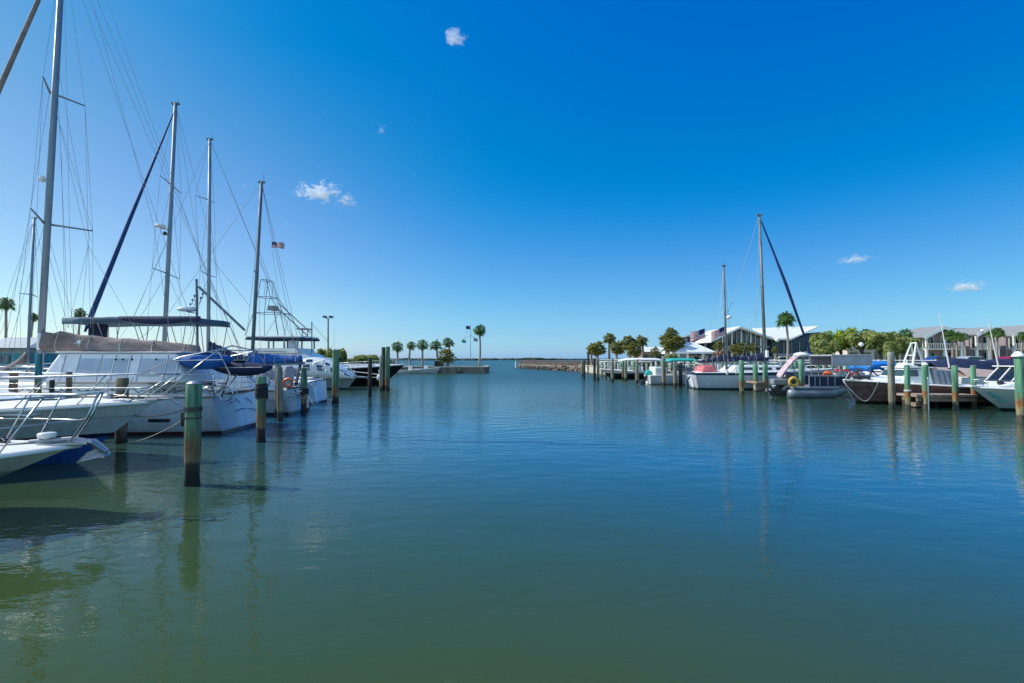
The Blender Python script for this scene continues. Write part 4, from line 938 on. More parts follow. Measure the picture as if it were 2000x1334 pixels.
# ---------------------------------------------------------------- central promontory
def ground(poly, z, name='ground', m=sand):
    k = MB(); k.prism([(x, y, -1) for x, y in poly], (0, 0, z + 1)); tag(k.build(name, m), kind='structure')
def seawall(pts, z0, z1, th, m, label, capm=None):
    o = thing('seawall', label, 'seawall', (pts[0][0], pts[0][1], 0)); k = MB(); c = MB()
    for i in range(len(pts) - 1):
        a, b = Vector((*pts[i], 0)), Vector((*pts[i + 1], 0)); dr = (b - a).normalized(); nr = Vector((dr.y, -dr.x, 0))
        e = 0.003 * i
        a2 = a - dr * (.02 if i else 0)
        k.hexa([a2 + V(0, 0, z0), b + V(0, 0, z0), b + nr * th + V(0, 0, z0), a2 + nr * th + V(0, 0, z0), a2 + V(0, 0, z1 - e), b + V(0, 0, z1 - e), b + nr * th + V(0, 0, z1 - e), a2 + nr * th + V(0, 0, z1 - e)])
        c.hexa([a2 + V(0, 0, z1 - e + .002) - nr * .25, b + V(0, 0, z1 - e + .002) - nr * .25, b + nr * (th + .08) + V(0, 0, z1 - e + .002), a2 + nr * (th + .08) + V(0, 0, z1 - e + .002)] + [a2 + V(0, 0, z1 + .15 - e) - nr * .25, b + V(0, 0, z1 + .15 - e) - nr * .25, b + nr * (th + .08) + V(0, 0, z1 + .15 - e), a2 + nr * (th + .08) + V(0, 0, z1 + .15 - e)])
    k.build('wall_face', m, o); c.build('wall_cap', capm or concl, o); return o
ground([(-4.15, 76.6), (-17, 76.6), (-24, 70), (-40, 62), (-44, 20), (-120, 20), (-160, 130), (-40, 100), (-17, 88), (-4.15, 86)], .92)
seawall([(-17.0, 76.6), (-10.8, 76.55), (-4.1, 76.4)], -1, .86, .35, conc, 'weathered concrete seawall along the front of the central palm promontory')
seawall([(-4.1, 76.4), (-4.1, 86.2)], -1, .855, .3, conc, 'weathered concrete return wall at the tip of the central promontory')
k = MB(); k.box((-8.05, 75.6, -1), (-7.55, 76.0, .95)); tag(k.build('piling', pm_gy, origin=(-7.8, 75.8, 0)), 'square pale post against the promontory seawall', 'post', 'seawall posts')
pl = [(776, 664, 76.9, 15, 'first palm from the left on the central promontory'), (803, 663, 77.6, 14, 'second palm from the left on the central promontory'), (825, 661, 78, 15, 'third palm from the left on the central promontory'),
      (851, 661, 79, 15, 'fourth palm from the left on the central promontory'), (875, 656, 84, 15, 'palm standing behind the short bushy palm on the promontory')]
for px, yt, d, rc, lb in pl: palm(px, yt, d, rc, .92, lb, 'fan', group='palms of the central promontory', n=22, trunk_r=.17)
palm(872, 677, 77.5, 21, .92, 'short bushy palm with low spreading fronds on the central promontory', 'sabal', group='palms of the central promontory', n=24, trunk_r=.25)
palm(936, 630, 78.5, 17, .92, 'tallest palm, alone near the right tip of the central promontory', 'fan', group='palms of the central promontory', n=26, trunk_r=.17)
def flagpole(px, ytop, ybase, d, label, base_z=1.0, r=.05):
    o = thing('flagpole', label, 'flagpole', (P(px, ybase, d).x, d, base_z)); k = MB(); k.tube([P(px, ybase, d) * 1, P(px, ytop, d)], [r, r * .6], 6); k.build('pole', alu, o); return o
fo = flagpole(919, 634, 716, 80, 'thin flagpole with a yardarm near the tip of the central promontory', .92)
k = MB(); k.tube([P(904, 662, 80), P(919, 655, 80), P(929, 660, 80)], .03, 4); k.tube([P(919, 634, 80), P(905, 664, 80)], .012, 3); k.build('yardarm', alu, fo)
def flagmesh(o, a, w, h, m, amp=.1, dirx=1, name='flag', mats=None, canton=None, canton_left=True, slope=0):
    """striped flag: 13 real stripes and a canton as separate faces of one cloth"""
    a = Vector(a); nx, nz = 20, 13; k = MB(); ix = []
    for i in range(nx + 1):
        u = i / nx
        ix.append([k.vert(a + Vector((dirx * u * w, amp * math.sin(u * 7) * (.3 + u), -h * j / nz + slope * u * w + .25 * amp * math.sin(u * 9 + j * .25)))) for j in range(nz + 1)])
    for i in range(nx):
        for j in range(nz):
            k.cur = 2 if (canton and i < nx * .4 and j < 7) else (0 if j % 2 == 0 else 1)
            k.face(ix[i][j], ix[i + 1][j], ix[i + 1][j + 1], ix[i][j + 1])
    return k.build(name, mats, o)
fred = mat('flag_red', (.55, .04, .06), .8); fwhite = mat('flag_white', (.78, .76, .76), .8); fblue = mat('flag_blue', (.015, .025, .14), .8)
for px, py, mm, lb in ((910, 636, navy, 'small dark flag'), (902, 663, teal, 'small teal flag'), (925, 660, greyc, 'small grey flag')):
    k = MB(); p = P(px, py, 80); k.grid([[p + V(u * .65, .05 * math.sin(u * 6), -v * .5 - u * .1) for v in (0, 1)] for u in [i / 5 for i in range(6)]]); k.build('signal_flag', mm, fo)
# boats and things along the promontory wall
hms = zmat('hull_paint_skiff', [(0, (.6, .6, .6)), (1.5, (.8, .8, .8))], noise=.01)
def skiff(px, d, L, label, yaw=0, console=True, hm_=None, fb=(.65, .5), B=1.9, cov=None, ob=True):
    b = Boat('skiff', label, 'motor boat', stern=(P(px, 700, d).x, d), yaw=yaw, L=L, B=B, fb=fb, draft=.25, rake=.6, tw=.85, pw=2.4, flare=1.0, hm=hm_ or hms, n=14, deck_drop=.12)
    if console:
        m_ = MB(); m_.tbox(b.T, (L * .4, -.35, .4), (L * .4 + .5, .35, 1.15)); b.part(m_, 'console', gel, bevel=.06)
        m_ = MB(); m_.hexa([b.T(L * .4 + .45, -.35, 1.15), b.T(L * .4 + .48, -.35, 1.15), b.T(L * .4 + .48, .35, 1.15), b.T(L * .4 + .45, .35, 1.15), b.T(L * .4 + .2, -.3, 1.5), b.T(L * .4 + .23, -.3, 1.5), b.T(L * .4 + .23, .3, 1.5), b.T(L * .4 + .2, .3, 1.5)]); b.part(m_, 'windscreen', glassg)
    if ob: outboard(b.o, b.T, -.05, 0, .55, .8, cowl=black)
    if cov:
        m_ = MB(); m_.ball(b.T(L * .5, 0, fb[1] + .05), (L * .38, B * .42, .45), 12, 6, .05, rnd); b.part(m_, 'boat_cover', cov, smooth=True)
    return b
skiff(779, 73.5, 3.6, 'small white skiff left of the two at the promontory wall', ob=True)
skiff(808, 74.0, 3.8, 'small white skiff with console moored by the pinkish rocks', yaw=R(10), fb=(.9, .7))
rr = random.Random(77)
def rock(x, y, z, s, label, group):
    k = MB(); k.ball((x, y, z), (s, s * .8, s * .7), 8, 5, .25, rr); tag(k.build('rock', rockm, origin=(x, y, z)), label, 'rock', group)
pinkr = mat('pinkish_rock', (.26, .18, .16), .95, col2=(.14, .09, .08), vs=3, bump=1, bs=4)
for i in range(9):
    px = 820 + i * 2.6 + rr.uniform(-1, 1); d = 75.7; x = P(px, 700, d).x; k = MB(); s = rr.uniform(.35, .6); k.ball((x, d, .25 + rr.uniform(0, .35)), (s, s * .8, s * .8), 8, 5, .3, rr)
    tag(k.build('rock', pinkr, origin=(x, d, 0)), 'pinkish boulder in the heap against the promontory seawall', 'rock', 'pinkish boulders at the promontory')
k = MB(); k.box((-11.7, 77.2, .92), (-10.4, 78.6, 1.75)); hh = k.build('utility_shed', black, origin=(-11, 78, .92), bevel=.05); tag(hh, 'low dark utility box among the promontory palms', 'utility box')
k = MB(); k.box((-11.75, 77.15, 1.752), (-10.35, 78.65, 1.85)); k.build('lid', grey, hh)
# left side distance: mangroves, shrubs, light pole, teal building and palms
tree(690, 742, 693, 712, 60, 'rounded green mangrove mound behind the black bow', base_z=.2, leaf=.20, seed=3, m=leafb, trunk=True, n=2600, group='shoreline trees at left')
tree(612, 648, 681, 708, 64, 'dark green shoreline tree behind the white cabin cruiser, left of two', base_z=.6, leaf=.2, seed=4, group='shoreline trees at left')
tree(640, 672, 679, 708, 62, 'dark green shoreline tree beside the tall piling, right of two', base_z=.6, leaf=.2, seed=5, group='shoreline trees at left')
tree(735, 770, 698, 712, 66, 'low bushes between the clustered pilings and the first palm', base_z=.3, leaf=.2, seed=6, group='shoreline trees at left', n=1500)
tree(655, 700, 700, 712, 66, 'low dark bushes left of the mangrove mound', base_z=.3, leaf=.2, seed=16, group='shoreline trees at left', n=1500)
lp = thing('light_pole', 'tall grey parking lot light pole with two floodlight heads', 'light pole', (P(641, 700, 62).x, 62, .9))
k = MB(); k.tube([(P(641, 700, 62).x, 62, .9), P(641, 622, 62)], [.11, .08], 8); k.tube([P(636, 621, 62), P(641, 623, 62), P(646, 621, 62)], .04, 5); k.build('pole', alud, lp)
for px in (635, 647):
    k = MB(); p = P(px, 619, 62); k.hexa([p + V(-.25, -.3, -.08), p + V(.2, -.3, -.14), p + V(.2, .3, -.14), p + V(-.25, .3, -.08), p + V(-.2, -.2, .14), p + V(.15, -.2, .12), p + V(.15, .2, .12), p + V(-.2, .2, .14)]); k.build('lamp_head', black, lp)
tb = thing('waterfront_building', 'low teal and grey building with pale metal roof at far left', 'building', (-50, 50, .92))
X0, X1 = P(-60, 700, 50).x, P(61, 700, 50).x
k = MB(); k.box((X0, 50, .92), (X1 - .5, 58, P(0, 690, 50).z)); k.build('wall', tealw, tb)
k = MB(); k.box((X0, 49.95, P(0, 690, 50).z + .003), (X1 - .5, 58, P(0, 680, 50).z)); k.build('upper_wall', greyw, tb)
for a, b in ((-40, -3), (23, 49), (-58, -46)):
    k = MB(); k.box((P(a, 0, 50).x, 49.9, P(0, 686, 50).z), (P(b, 0, 50).x, 49.96, P(0, 682, 50).z)); k.build('window', glass, tb)
for a, b in ((20, 27), (32, 42)):
    k = MB(); k.box((P(a, 0, 50).x, 49.9, P(0, 708, 50).z), (P(b, 0, 50).x, 49.99, P(0, 695, 50).z)); k.build('window', glassb, tb)
k = MB(); y0, y1 = P(0, 679.5, 50).z, P(0, 659, 54).z
k.hexa([(X0, 49.4, y0), (X1, 49.4, y0), (X1, 58.5, y0), (X0, 58.5, y0), (X0, 53.8, y1), (X1 - 2, 53.8, y1), (X1 - 2, 54.2, y1), (X0, 54.2, y1)]); k.build('roof', metalr, tb)
palm(12, 579, 62, 17, .92, 'tall fan palm above the teal building at the left edge', 'fan', group='tall palms at far left', lean=-.01)
palm(66, 608, 66, 13, .92, 'fan palm half hidden behind the big mast at left', 'fan', group='tall palms at far left')
palm(157, 600, 70, 14, .92, 'fan palm crown just above the left end of the slate awning', 'fan', group='tall palms at far left')
# ---------------------------------------------------------------- far shore
def farshore(x0, x1, d, h, name, label, seed, z0=0):
    rn = random.Random(seed); k = MB(); n = int((x1 - x0) / 5); rows = [[], [], [], []]
    for i in range(n + 1):
        x = x0 + (x1 - x0) * i / n; e = min(1, min(i, n - i) / (n * .12 + 1)); hh = h * e * (.65 + .5 * mnoise.noise(Vector((x * .02, seed, 0))) + .35 * rn.random())
        rows[0].append((x, d, -.5)); rows[1].append((x + rn.uniform(-1, 1), d + rn.uniform(0, 2), hh * .7)); rows[2].append((x + rn.uniform(-2, 2), d + 4 + rn.uniform(0, 4), max(.2, hh))); rows[3].append((x, d + 30, -.5))
    k.grid(rows); o = k.build('mangrove_shore', leafm, origin=(x0, d, 0)); tag(o, label, 'mangroves', kind='stuff')
farshore(-420, 150, 620, 2.6, 'm', 'low dark green mangrove line along the horizon', 1)
farshore(-150, -20, 560, 2.2, 'm', 'nearer low mangrove strip left of the channel opening', 2)
farshore(45, 260, 330, 1.6, 'm', 'low mangrove strip behind the long jetty', 4)
# channel marker
bm_ = thing('channel_marker', 'small white channel marker at the end of the jetty', 'marker', (P(1007, 700, 125).x, 125, 0))
k = MB(); k.tube([(P(1007, 700, 125).x, 125, -1), P(1007, 704, 125)], .14, 8); k.build('post', whitep, bm_)
k = MB(); p = P(1007, 704, 125); k.box(p + V(-.4, -.03, -.3), p + V(.4, .03, .45)); k.build('board', mat('marker_green', (.03, .35, .2), .6), bm_)

# long jetty
jt = thing('jetty', 'long weathered jetty with low rock wall and rail reaching into the channel', 'jetty', (P(1060, 700, 112).x, 112, 0))
def L2(a, b, f): return Vector(a).lerp(Vector(b), f)
ja, jb = (P(1012, 700, 118).x, 118), (P(1160, 700, 84).x, 84)
ja3, jb3 = V(*ja, 0), V(*jb, 0); jd = (jb3 - ja3).normalized(); jn = Vector((-jd.y, jd.x, 0)); jn = jn if jn.y > 0 else -jn
k = MB(); k.hexa([ja3 + V(0, 0, .55), jb3 + V(0, 0, .55), jb3 + jn * 3 + V(0, 0, .55), ja3 + jn * 3 + V(0, 0, .55), ja3 + V(0, 0, .95), jb3 + V(0, 0, .95), jb3 + jn * 3 + V(0, 0, .95), ja3 + jn * 3 + V(0, 0, .95)]); k.build('deck', conc, jt)
k = MB(); q0 = jn * .5; k.hexa([ja3 + q0 + V(0, 0, .953), jb3 + q0 + V(0, 0, .953), jb3 + q0 + jn * .3 + V(0, 0, .953), ja3 + q0 + jn * .3 + V(0, 0, .953), ja3 + q0 + V(0, 0, 1.6), jb3 + q0 + V(0, 0, 1.6), jb3 + q0 + jn * .3 + V(0, 0, 1.6), ja3 + q0 + jn * .3 + V(0, 0, 1.6)]); k.build('parapet', mat('jetty_timber_wall', (.21, .165, .14), .9, col2=(.09, .07, .06), vs=1.2, bump=.5, world=True), jt)
k = MB(); n = 46
for i in range(n):
    f = i / (n - 1)
    if .1 < f < .68 or i % 2 == 0: k.hexa([ja3.lerp(jb3, f) + V(dx, dy, z) for z in (-1, .549) for dx, dy in ((-.18, .1), (.18, .1), (.18, .5), (-.18, .5))])
k.each('support_post', conc, jt)
k = MB()
for z in (1.35, 1.75): k.tube([ja3 + jn * .3 + V(0, 0, z), jb3 + jn * .3 + V(0, 0, z)], .05, 4)
for i in range(60): q = ja3.lerp(jb3, i / 59) + jn * .3; k.tube([q + V(0, 0, .95), q + V(0, 0, 1.78)], .045, 4)
k.build('railing', mat('weathered_rail', (.20, .15, .12), .9), jt)
for i in range(90):
    f = rr.random(); q = ja3.lerp(jb3, f); z = rr.uniform(-.1, .55)
    q = q - jn * rr.uniform(.1, .8) * (1 if f > .35 else .25); s = rr.uniform(.25, .5) * (1.3 if f > .6 else .8)
    k = MB(); k.ball((q.x, q.y, z), (s, s * .9, s * .8), 7, 5, .28, rr)
    tag(k.build('rock', rockm if rr.random() < .8 else pinkr, origin=(q.x, q.y, 0)), 'brown riprap boulder along the foot of the jetty', 'rock', 'riprap boulders of the jetty')
# right shore
shore = [(P(1125, 700, 96).x, 96), (P(1172, 700, 74).x, 74), (P(1290, 700, 66).x, 66), (P(1420, 700, 58).x, 58), (P(1700, 700, 50).x, 50), (P(2150, 700, 44).x, 44)]
ground([(x + .25, y + .3) for x, y in shore][::1] + [(400, 40), (400, 300), (40, 240)], .98, m=sand)
seawall(shore, -1, .95, .3, concl, 'pale concrete promenade seawall behind the right row of boats')
k = MB(); pts = [(P(1172, 700, 73).x, 75.5), (P(1290, 700, 66).x, 69.5), (P(1420, 700, 58).x, 62), (P(1700, 700, 50).x, 54), (P(2150, 700, 44).x, 48.2)]
k.prism([V(x, y, .984) for x, y in pts] + [V(x + .5, y + 4, .984) for x, y in pts[::-1]], (0, 0, .012)); tag(k.build('pavement', concl), kind='structure')
rd = MB(); rd.prism([V(x + 1.5, y + 9, .984) for x, y in pts] + [V(x + 3, y + 19, .984) for x, y in pts[::-1]], (0, 0, .010)); tag(rd.build('road', mat('asphalt', (.06, .06, .062), .9, bump=.3, bs=8)), kind='structure')

# pilings on the right, measured one by one
RP = [ # px, ytop, ybase/d, width px, mat, label
 (1992, 697, 822, 24, pm_or, 'thickest green piling with orange tide band at the right edge of the photo'),
 (1900, 715, 796, 12, pm_or, 'green piling just left of the teal-marked boat bow'),
 (1864, 715, 799, 13, pm_or, 'green piling standing through the low timber pier'),
 (1806, 713, 797, 14, pm_or, 'green piling with a pale cap, third of the four in front of the brown boat'),
 (1771, 715, 798, 12, pm_or, 'green piling at the left end of the low timber pier'),
 (1740, 687, 799, 14, pm_gy, 'tallest grey piling with orange band in front of the brown boat'),
 (1564, 702, 776, 10, pm_or, 'green piling in front of the pontoon boat, right of the yellow ring'),
 (1548, 704, 748, 8, pm_gy, 'weathered brown piling behind the yellow ring'),
 (1448, 704, 770, 10, pm_or, 'pale green piling in front of the ketch with blue stripe'),
 (1475, 711, 764, 10, pm_or, 'short green piling, left of the pair beside the ketch'),
 (1494, 711, 765, 10, pm_or, 'short green piling, right of the pair beside the ketch'),
 (1359, 703, 752, 7, pm_or, 'pale piling between the teal canopy and the pink cover'),
 (1318, 707, 756, 7, pm_gy, 'grey piling beside the lilac tarp, left of two'),
 (1329, 709, 756, 7, pm_bl, 'dark piling beside the lilac tarp, right of two'),
 (1296, 696, 754, 8, pm_gy, 'tall piling between the white and the teal canopy'),
 (1244, 702, 749, 7, pm_gy, 'pale grey piling at the stern of the dark-hulled boat'),
 (1222, 703, 744, 6, pm_gy, 'grey piling under the white canopy, right of two'),
 (1217, 704, 743, 5, pm_gr, 'green piling under the white canopy, left of two'),
 (1196, 702, 746, 6, pm_gy, 'grey piling in front of the dark hull of the white-canopied boat'),
 (1168, 701, 743, 5, pm_gy, 'grey piling right of the pair left of the white-canopied boat'),
 (1161, 700, 743, 5, pm_bl, 'dark piling left of the pair beside the white-canopied boat'),
 (1149, 689, 727, 4, pm_bl, 'tall slim dark post by the beige seawall'),
 (1141, 704, 740, 4, pm_bl, 'dark piling farthest left but one along the right side'),
 (1137, 704, 736, 4, pm_gy, 'farthest left grey piling along the right side'),
 (1689, 702, 745, 9, pm_or, 'pale piling below the bright blue canopy, left of two', ), (1698, 708, 745, 9, pm_gr, 'green piling below the bright blue canopy, right of two')]
RO = {}
for i, (px, yt, yb, w, mm, lb) in enumerate(RP):
    RO[px] = piling(px, yt, yb, w=w, m=mm, label=lb, group='mooring pilings')
o, x, d, z, r = RO[1992]
k = MB(); k.lathe((x - .06, d, z + .004), [(r * 1.15, 0), (r * 1.2, .04), (r * .6, .16), (0, .2)], 14); k.build('piling_cap', whitep, o)
k = MB(); k.lathe((x, d, 1.05), [(r * 1.0, -.01), (r * 1.1, -.01), (r * 1.1, .01), (r * 1.0, .01)], 16); k.build('band', teal, o)
for q in (1806, 1900, 1864, 1771):
    o, x, d, z, r = RO[q]; k = MB(); k.lathe((x, d, z + .004), [(r * .98, 0), (r * 1.02, .03), (r * .5, .10 if q == 1806 else .04), (0, .12 if q == 1806 else .05)], 12); k.build('piling_cap', whitep if q == 1806 else galv, o)
o, x, d, z, r = RO[1771]; wrap(o, x, d, .75, r, ropew, 2, .02)
# rear rows of thin posts along the slips
grp = 'back row pilings of the right docks'
for px in range(1176, 1560, 9):
    if rr.random() < .18: continue
    pq = px + rr.uniform(-2, 2); d = 60 - (px - 1176) / 384 * 17 + rr.uniform(-2, 2)
    piling(pq, 704 + rr.uniform(0, 5), d=d, w=0, r=rr.uniform(.12, .17), m=rr.choice((pm_gr, pm_or, pm_gy, pm_gy)), label='weathered piling in the back row of the right docks', group=grp)
for px in (1600, 1612, 1625, 1640, 1655, 1672, 1835, 1848, 1885, 1915, 1940, 1965):
    d = 38 + rr.uniform(-1, 3); piling(px, 706 + rr.uniform(0, 5), d=d, w=0, r=.15, m=rr.choice((pm_or, pm_gr, pm_gy)), label='weathered piling in the back row of the right docks', group=grp)
# low timber pier in front
lo = thing('timber_pier', 'low plank pier between the brown boat and the teal-marked boat', 'pier', (P(1830, 775, 23.1).x, 23.1, 0))
xa_, xb_ = P(1777, 775, 23.1).x, P(1895, 775, 23.1).x; zt_ = P(1800, 771, 22.7).z
k = MB(); k.box((xa_, 22.7, zt_ - .10), (xb_, 23.9, zt_)); k.build('deck', plank, lo)
k = MB(); k.box((xa_ + .05, 22.74, zt_ - .30), (xb_ - .05, 22.82, zt_ - .104)); k.box((xa_ + .1, 22.9, .05), (xa_ + .7, 23.3, .22)); k.build('beam', teak, lo)
k = MB()
for x in (xa_ + .15, xa_ + 1.6, xb_ - .2): k.tube([(x, 23.6, -1), (x, 23.6, zt_ - .11)], .1, 8)
k.tube([(xb_ - .1, 22.95, -.2), (xb_ + .05, 22.95, zt_)], .05, 6); k.each('support_post', pm_gy, lo)
lo2 = thing('timber_pier', 'small plank platform between the two short green pilings', 'pier', (P(1485, 750, 34).x, 34, 0))
k = MB(); k.box((P(1472, 750, 34).x, 33.6, .55), (P(1490, 750, 34).x, 36.8, .68)); k.box((P(1474, 750, 34).x, 33.9, .1), (P(1488, 750, 34).x, 34.1, .546)); k.build('deck', plank, lo2)
# main right dock
for j, (pa, da, pb, db, lb) in enumerate(((1180, 62, 1560, 44, 'long timber dock behind the ketch and canopied boats'), (1560, 43.6, 2200, 36, 'long timber dock behind the brown boat'))):
    a, b = V(P(pa, 700, da).x, da, 0), V(P(pb, 700, db).x, db, 0); k = MB()
    k.hexa([a + V(0, 0, .6), b + V(0, 0, .6), b + V(0, 1.6, .6), a + V(0, 1.6, .6), a + V(0, 0, .78), b + V(0, 0, .78), b + V(0, 1.6, .78), a + V(0, 1.6, .78)])
    tag(k.build('dock', plank, origin=a), lb, 'dock')
    for i in range(14 if j == 0 else 12):
        q = a.lerp(b, (i + .5) / 14) + V(0, .5, .78); o = thing('dock_pedestal', 'white power pedestal on the right dock', 'pedestal', q, 'power pedestals on the right dock')
        k = MB(); k.box(q + V(-.12, -.1, 0), q + V(.12, .1, .9)); k.build('cabinet', gel, o, bevel=.02)
        k = MB(); k.box(q + V(-.14, -.12, .902), q + V(.14, .12, 1.0)); k.build('light_cap', glassb, o)
        if i % 3 == 0:
            q2 = q + V(.8, .2, 0); k = MB(); k.box(q2 + V(-.5, -.3, 0), q2 + V(.5, .3, .55)); bx = k.build('dock_box', gel, origin=q2, bevel=.05); tag(bx, 'white storage box on the right dock', 'dock box', 'storage boxes on the right dock')

k = MB(); pp_ = P(1812, 737, 22.0); k.tube([(pp_.x, 22.0, -1.0), pp_], .022, 6); tag(k.build('marker_pole', whitep, origin=(pp_.x, 22.0, 0)), 'thin white pole standing in the water before the white-capped piling', 'pole')
# ---- J: centre console with teal cover; L: dark hull with white canopy
hmL = zmat('hull_paint_black_canopy_boat', [(0, (.012, .012, .015)), (.62, (.015, .015, .02)), (.64, (.75, .75, .75)), (1.5, (.8, .8, .8))], coat=.3, noise=.004)
Lb = Boat('canopy_boat', 'dark hulled boat with white sheer under the long white canopy', 'motor boat', tip=(P(1172, 700, 55).x, 55), yaw=R(180), L=6.2, B=2.6, fb=(1.1, .8), draft=.4, rake=1.2, tw=.9, pw=2.4, flare=1.2, hm=hmL, n=16, cap=(gel, .05))
xl = lambda px, d: 6.2 - (P(px, 700, d).x - P(1172, 700, 55).x)
canopy(Lb.o, Lb.T, xl(1293, 55), xl(1212, 55), 1.3, 2.10, .16, whitec, zb=.9, legs=[(xl(1285, 55), xl(1290, 55)), (xl(1240, 55), xl(1240, 55)), (xl(1216, 55), xl(1214, 55))], crown=.14)
m = MB(); m.ball(Lb.T(3.2, -.3, 1.1), (.5, .3, .35), 8, 5, .2, rr); m.ball(Lb.T(2.2, .2, 1.1), (.35, .3, .5), 8, 5, .2, rr); m.each('covered_seat', whitec, Lb.o, smooth=True)
Lb.rail([.6, .7, .8, .9, .97], 1, .4, .02, both=True)
m = MB(); m.ball(P(1219, 732, 53.6), (.15, .15, .25), 8, 5); Lb.part(m, 'fender', gel, smooth=True)
hmJ = zmat('hull_paint_console_boat', [(0, (.05, .06, .06)), (.10, (.5, .5, .5)), (.12, (.60, .62, .66)), (1.5, (.74, .75, .78))], coat=.3, noise=.01)
J = Boat('centre_console_boat', 'white centre console boat with teal engine cover and lilac-grey tarp', 'motor boat', stern=(P(1267, 700, 43.6).x, 43.6), yaw=0, L=5.6, B=2.3, fb=(1.1, .8), draft=.3, rake=.9, tw=.92, pw=2.5, flare=1.1, hm=hmJ, n=16, cap=(gel, .04), deck_drop=.15)
m = MB(); m.tbox(J.T, (.25, -1.0, .7), (1.25, 1.0, 1.5)); J.part(m, 'splash_well', gel, bevel=.12)
outboard(J.o, J.T, -.05, 0, .45, 1.0, cowl=teal, tilt=.5)
m = MB(); rows = []
for i in range(9):
    t = i / 8; x = 2.2 + 3.0 * t; zt = 1.75 - 1.15 * t * .7 if t > .1 else 1.6
    rows.append([J.T(x, (k / 4 - 1) * 1.1 * (1 - .5 * t * t), 1.0 + (zt - .95) * (1 - abs(k / 4 - 1)) + .03 * math.sin(k * 2 + i)) for k in range(9)])
m.grid(rows); m.face(*[m.vert(p) for p in rows[0]]); J.part(m, 'tarp', lilac)
xj = lambda px, d=43.6: P(px, 700, d).x - P(1267, 700, 43.6).x
canopy(J.o, J.T, xj(1297), xj(1360), 1.15, 2.08, .15, teal, zb=.9, legs=[(xj(1299), xj(1299)), (xj(1330), xj(1330)), (xj(1356), xj(1358))], crown=.14, name='bimini_top')

# ---- K: ketch
hmK = zmat('hull_paint_ketch_blue_stripe', [(0, (.01, .02, .018)), (.12, (.012, .03, .03)), (.14, (.40, .43, .50)), (.30, (.55, .57, .64)), (1.02, (.62, .65, .72)), (1.04, (.02, .05, .13)), (1.2, (.025, .06, .16)), (1.22, (.78, .78, .76)), (2, (.8, .8, .8))], coat=.4, noise=.006)
K = Boat('ketch', 'two-masted white and blue-striped ketch with navy sail covers, transom to the channel', 'sailboat', stern=(P(1364, 700, 36.4).x, 36.8), yaw=0, L=10.2, B=3.3, fb=(1.5, 1.22), draft=.7, rake=1.5, tw=.62, pw=2.0, flare=.9, hm=hmK, trake=-.45, n=20, cap=(gel, .03))
KX = lambda px, d=36.8: P(px, 700, d).x - P(1364, 700, 36.4).x
a1, t1 = P(1495, 700, 36.8), P(1483, 420, 36.8); a1.z = 1.3
a2, t2 = P(1419, 712, 36.8), P(1413.5, 519, 36.8); a2.z = 1.3
mast(K.o, a1, t1, .135, alud); mast(K.o, a2, t2, .10, alud, 'mizzen_mast')
m = MB(); m.tube([P(1487, 432, 36.8), P(1535, 555, 36.8), P(1583, 690, 36.8)], [.04, .11, .06], 8); K.part(m, 'furled_headsail', MATS['furled_blue_sail'], smooth=True)
sailcover(K.o, P(1500, 703, 36.8), P(1424, 705, 36.8), [.62, .50, .30, .28, .30], navy, w=.22, seed=31)
sailcover(K.o, P(1419, 705, 36.8), P(1362, 707, 36.8), [.50, .42, .25, .16, .10], navy, w=.18, seed=32)
stays(K.o, [[t1, P(1440, 560, 36.8), P(1418, 620, 36.8)], [t1, P(1478, 600, 35.6), P(1472, 735, 35.4)], [t1, P(1493, 600, 38), P(1500, 735, 38.2)], [P(1488, 560, 36.8), P(1448, 700, 36.8)], [t2, P(1403, 640, 35.8), P(1398, 735, 35.6)], [t2, P(1425, 640, 37.8), P(1428, 735, 38)], [t2, P(1366, 735, 36.8)], [t1, P(1600, 725, 36.8)]], .010)
spreader(K.o, P(1489, 560, 36.8), [P(1484, 560, 35.7), P(1493, 560, 37.9)])
m = MB(); m.lathe(P(1424, 620, 36.6), [(0, -.12), (.14, -.1), (.2, 0), (.14, .12), (0, .14)], 10); m.tube([P(1416, 622, 36.8), P(1424, 622, 36.6)], .03, 5); m.tube([P(1409, 610, 36.8), P(1424, 608, 36.8)], .02, 4); K.part(m, 'radar_dome', gel, smooth=True)
m = MB(); p = P(1494, 691, 36.5); m.box(p + V(.08, -.1, -.25), p + V(.22, .1, .25)); K.part(m, 'mast_winch_cover', whitep)
K.house('cabin', gel, 2.0, KX(1530), 1.1, .9, 1.25, 1.72, .8, .4, .08)
K.sidewin(glass, 2.6, 3.6, 1.1, .9, 1.25, 1.72, 1.4, 1.58); K.sidewin(glass, 4.0, 4.9, 1.1, .9, 1.25, 1.72, 1.4, 1.58); K.sidewin(glass, 5.2, 5.8, 1.1, .9, 1.25, 1.72, 1.4, 1.58)
K.rail([0, .1, .2, .3, .4, .5, .6, .7, .8, .9, .98], 1, .6, .014, both=True)
m = MB(); m.tube([K.T(-.48, -.1, .9), K.T(-.75, -.1, .6), K.T(-.70, -.1, 0), K.T(-.6, -.1, -.5)], [.05, .12, .12, .08], 8); K.part(m, 'wind_vane_rudder', mat('dark_blue_plastic', (.02, .07, .12), .5), smooth=True)
m = MB(); m.tube([K.T(-.45, .5, 1.1), K.T(-.55, .5, .35)], .02, 5); m.tube([K.T(-.45, .85, 1.1), K.T(-.55, .85, .35)], .02, 5)
for z in (.5, .7, .9): m.tube([K.T(-.52, .5, z), K.T(-.52, .85, z)], .018, 4)
K.part(m, 'boarding_ladder', steel)
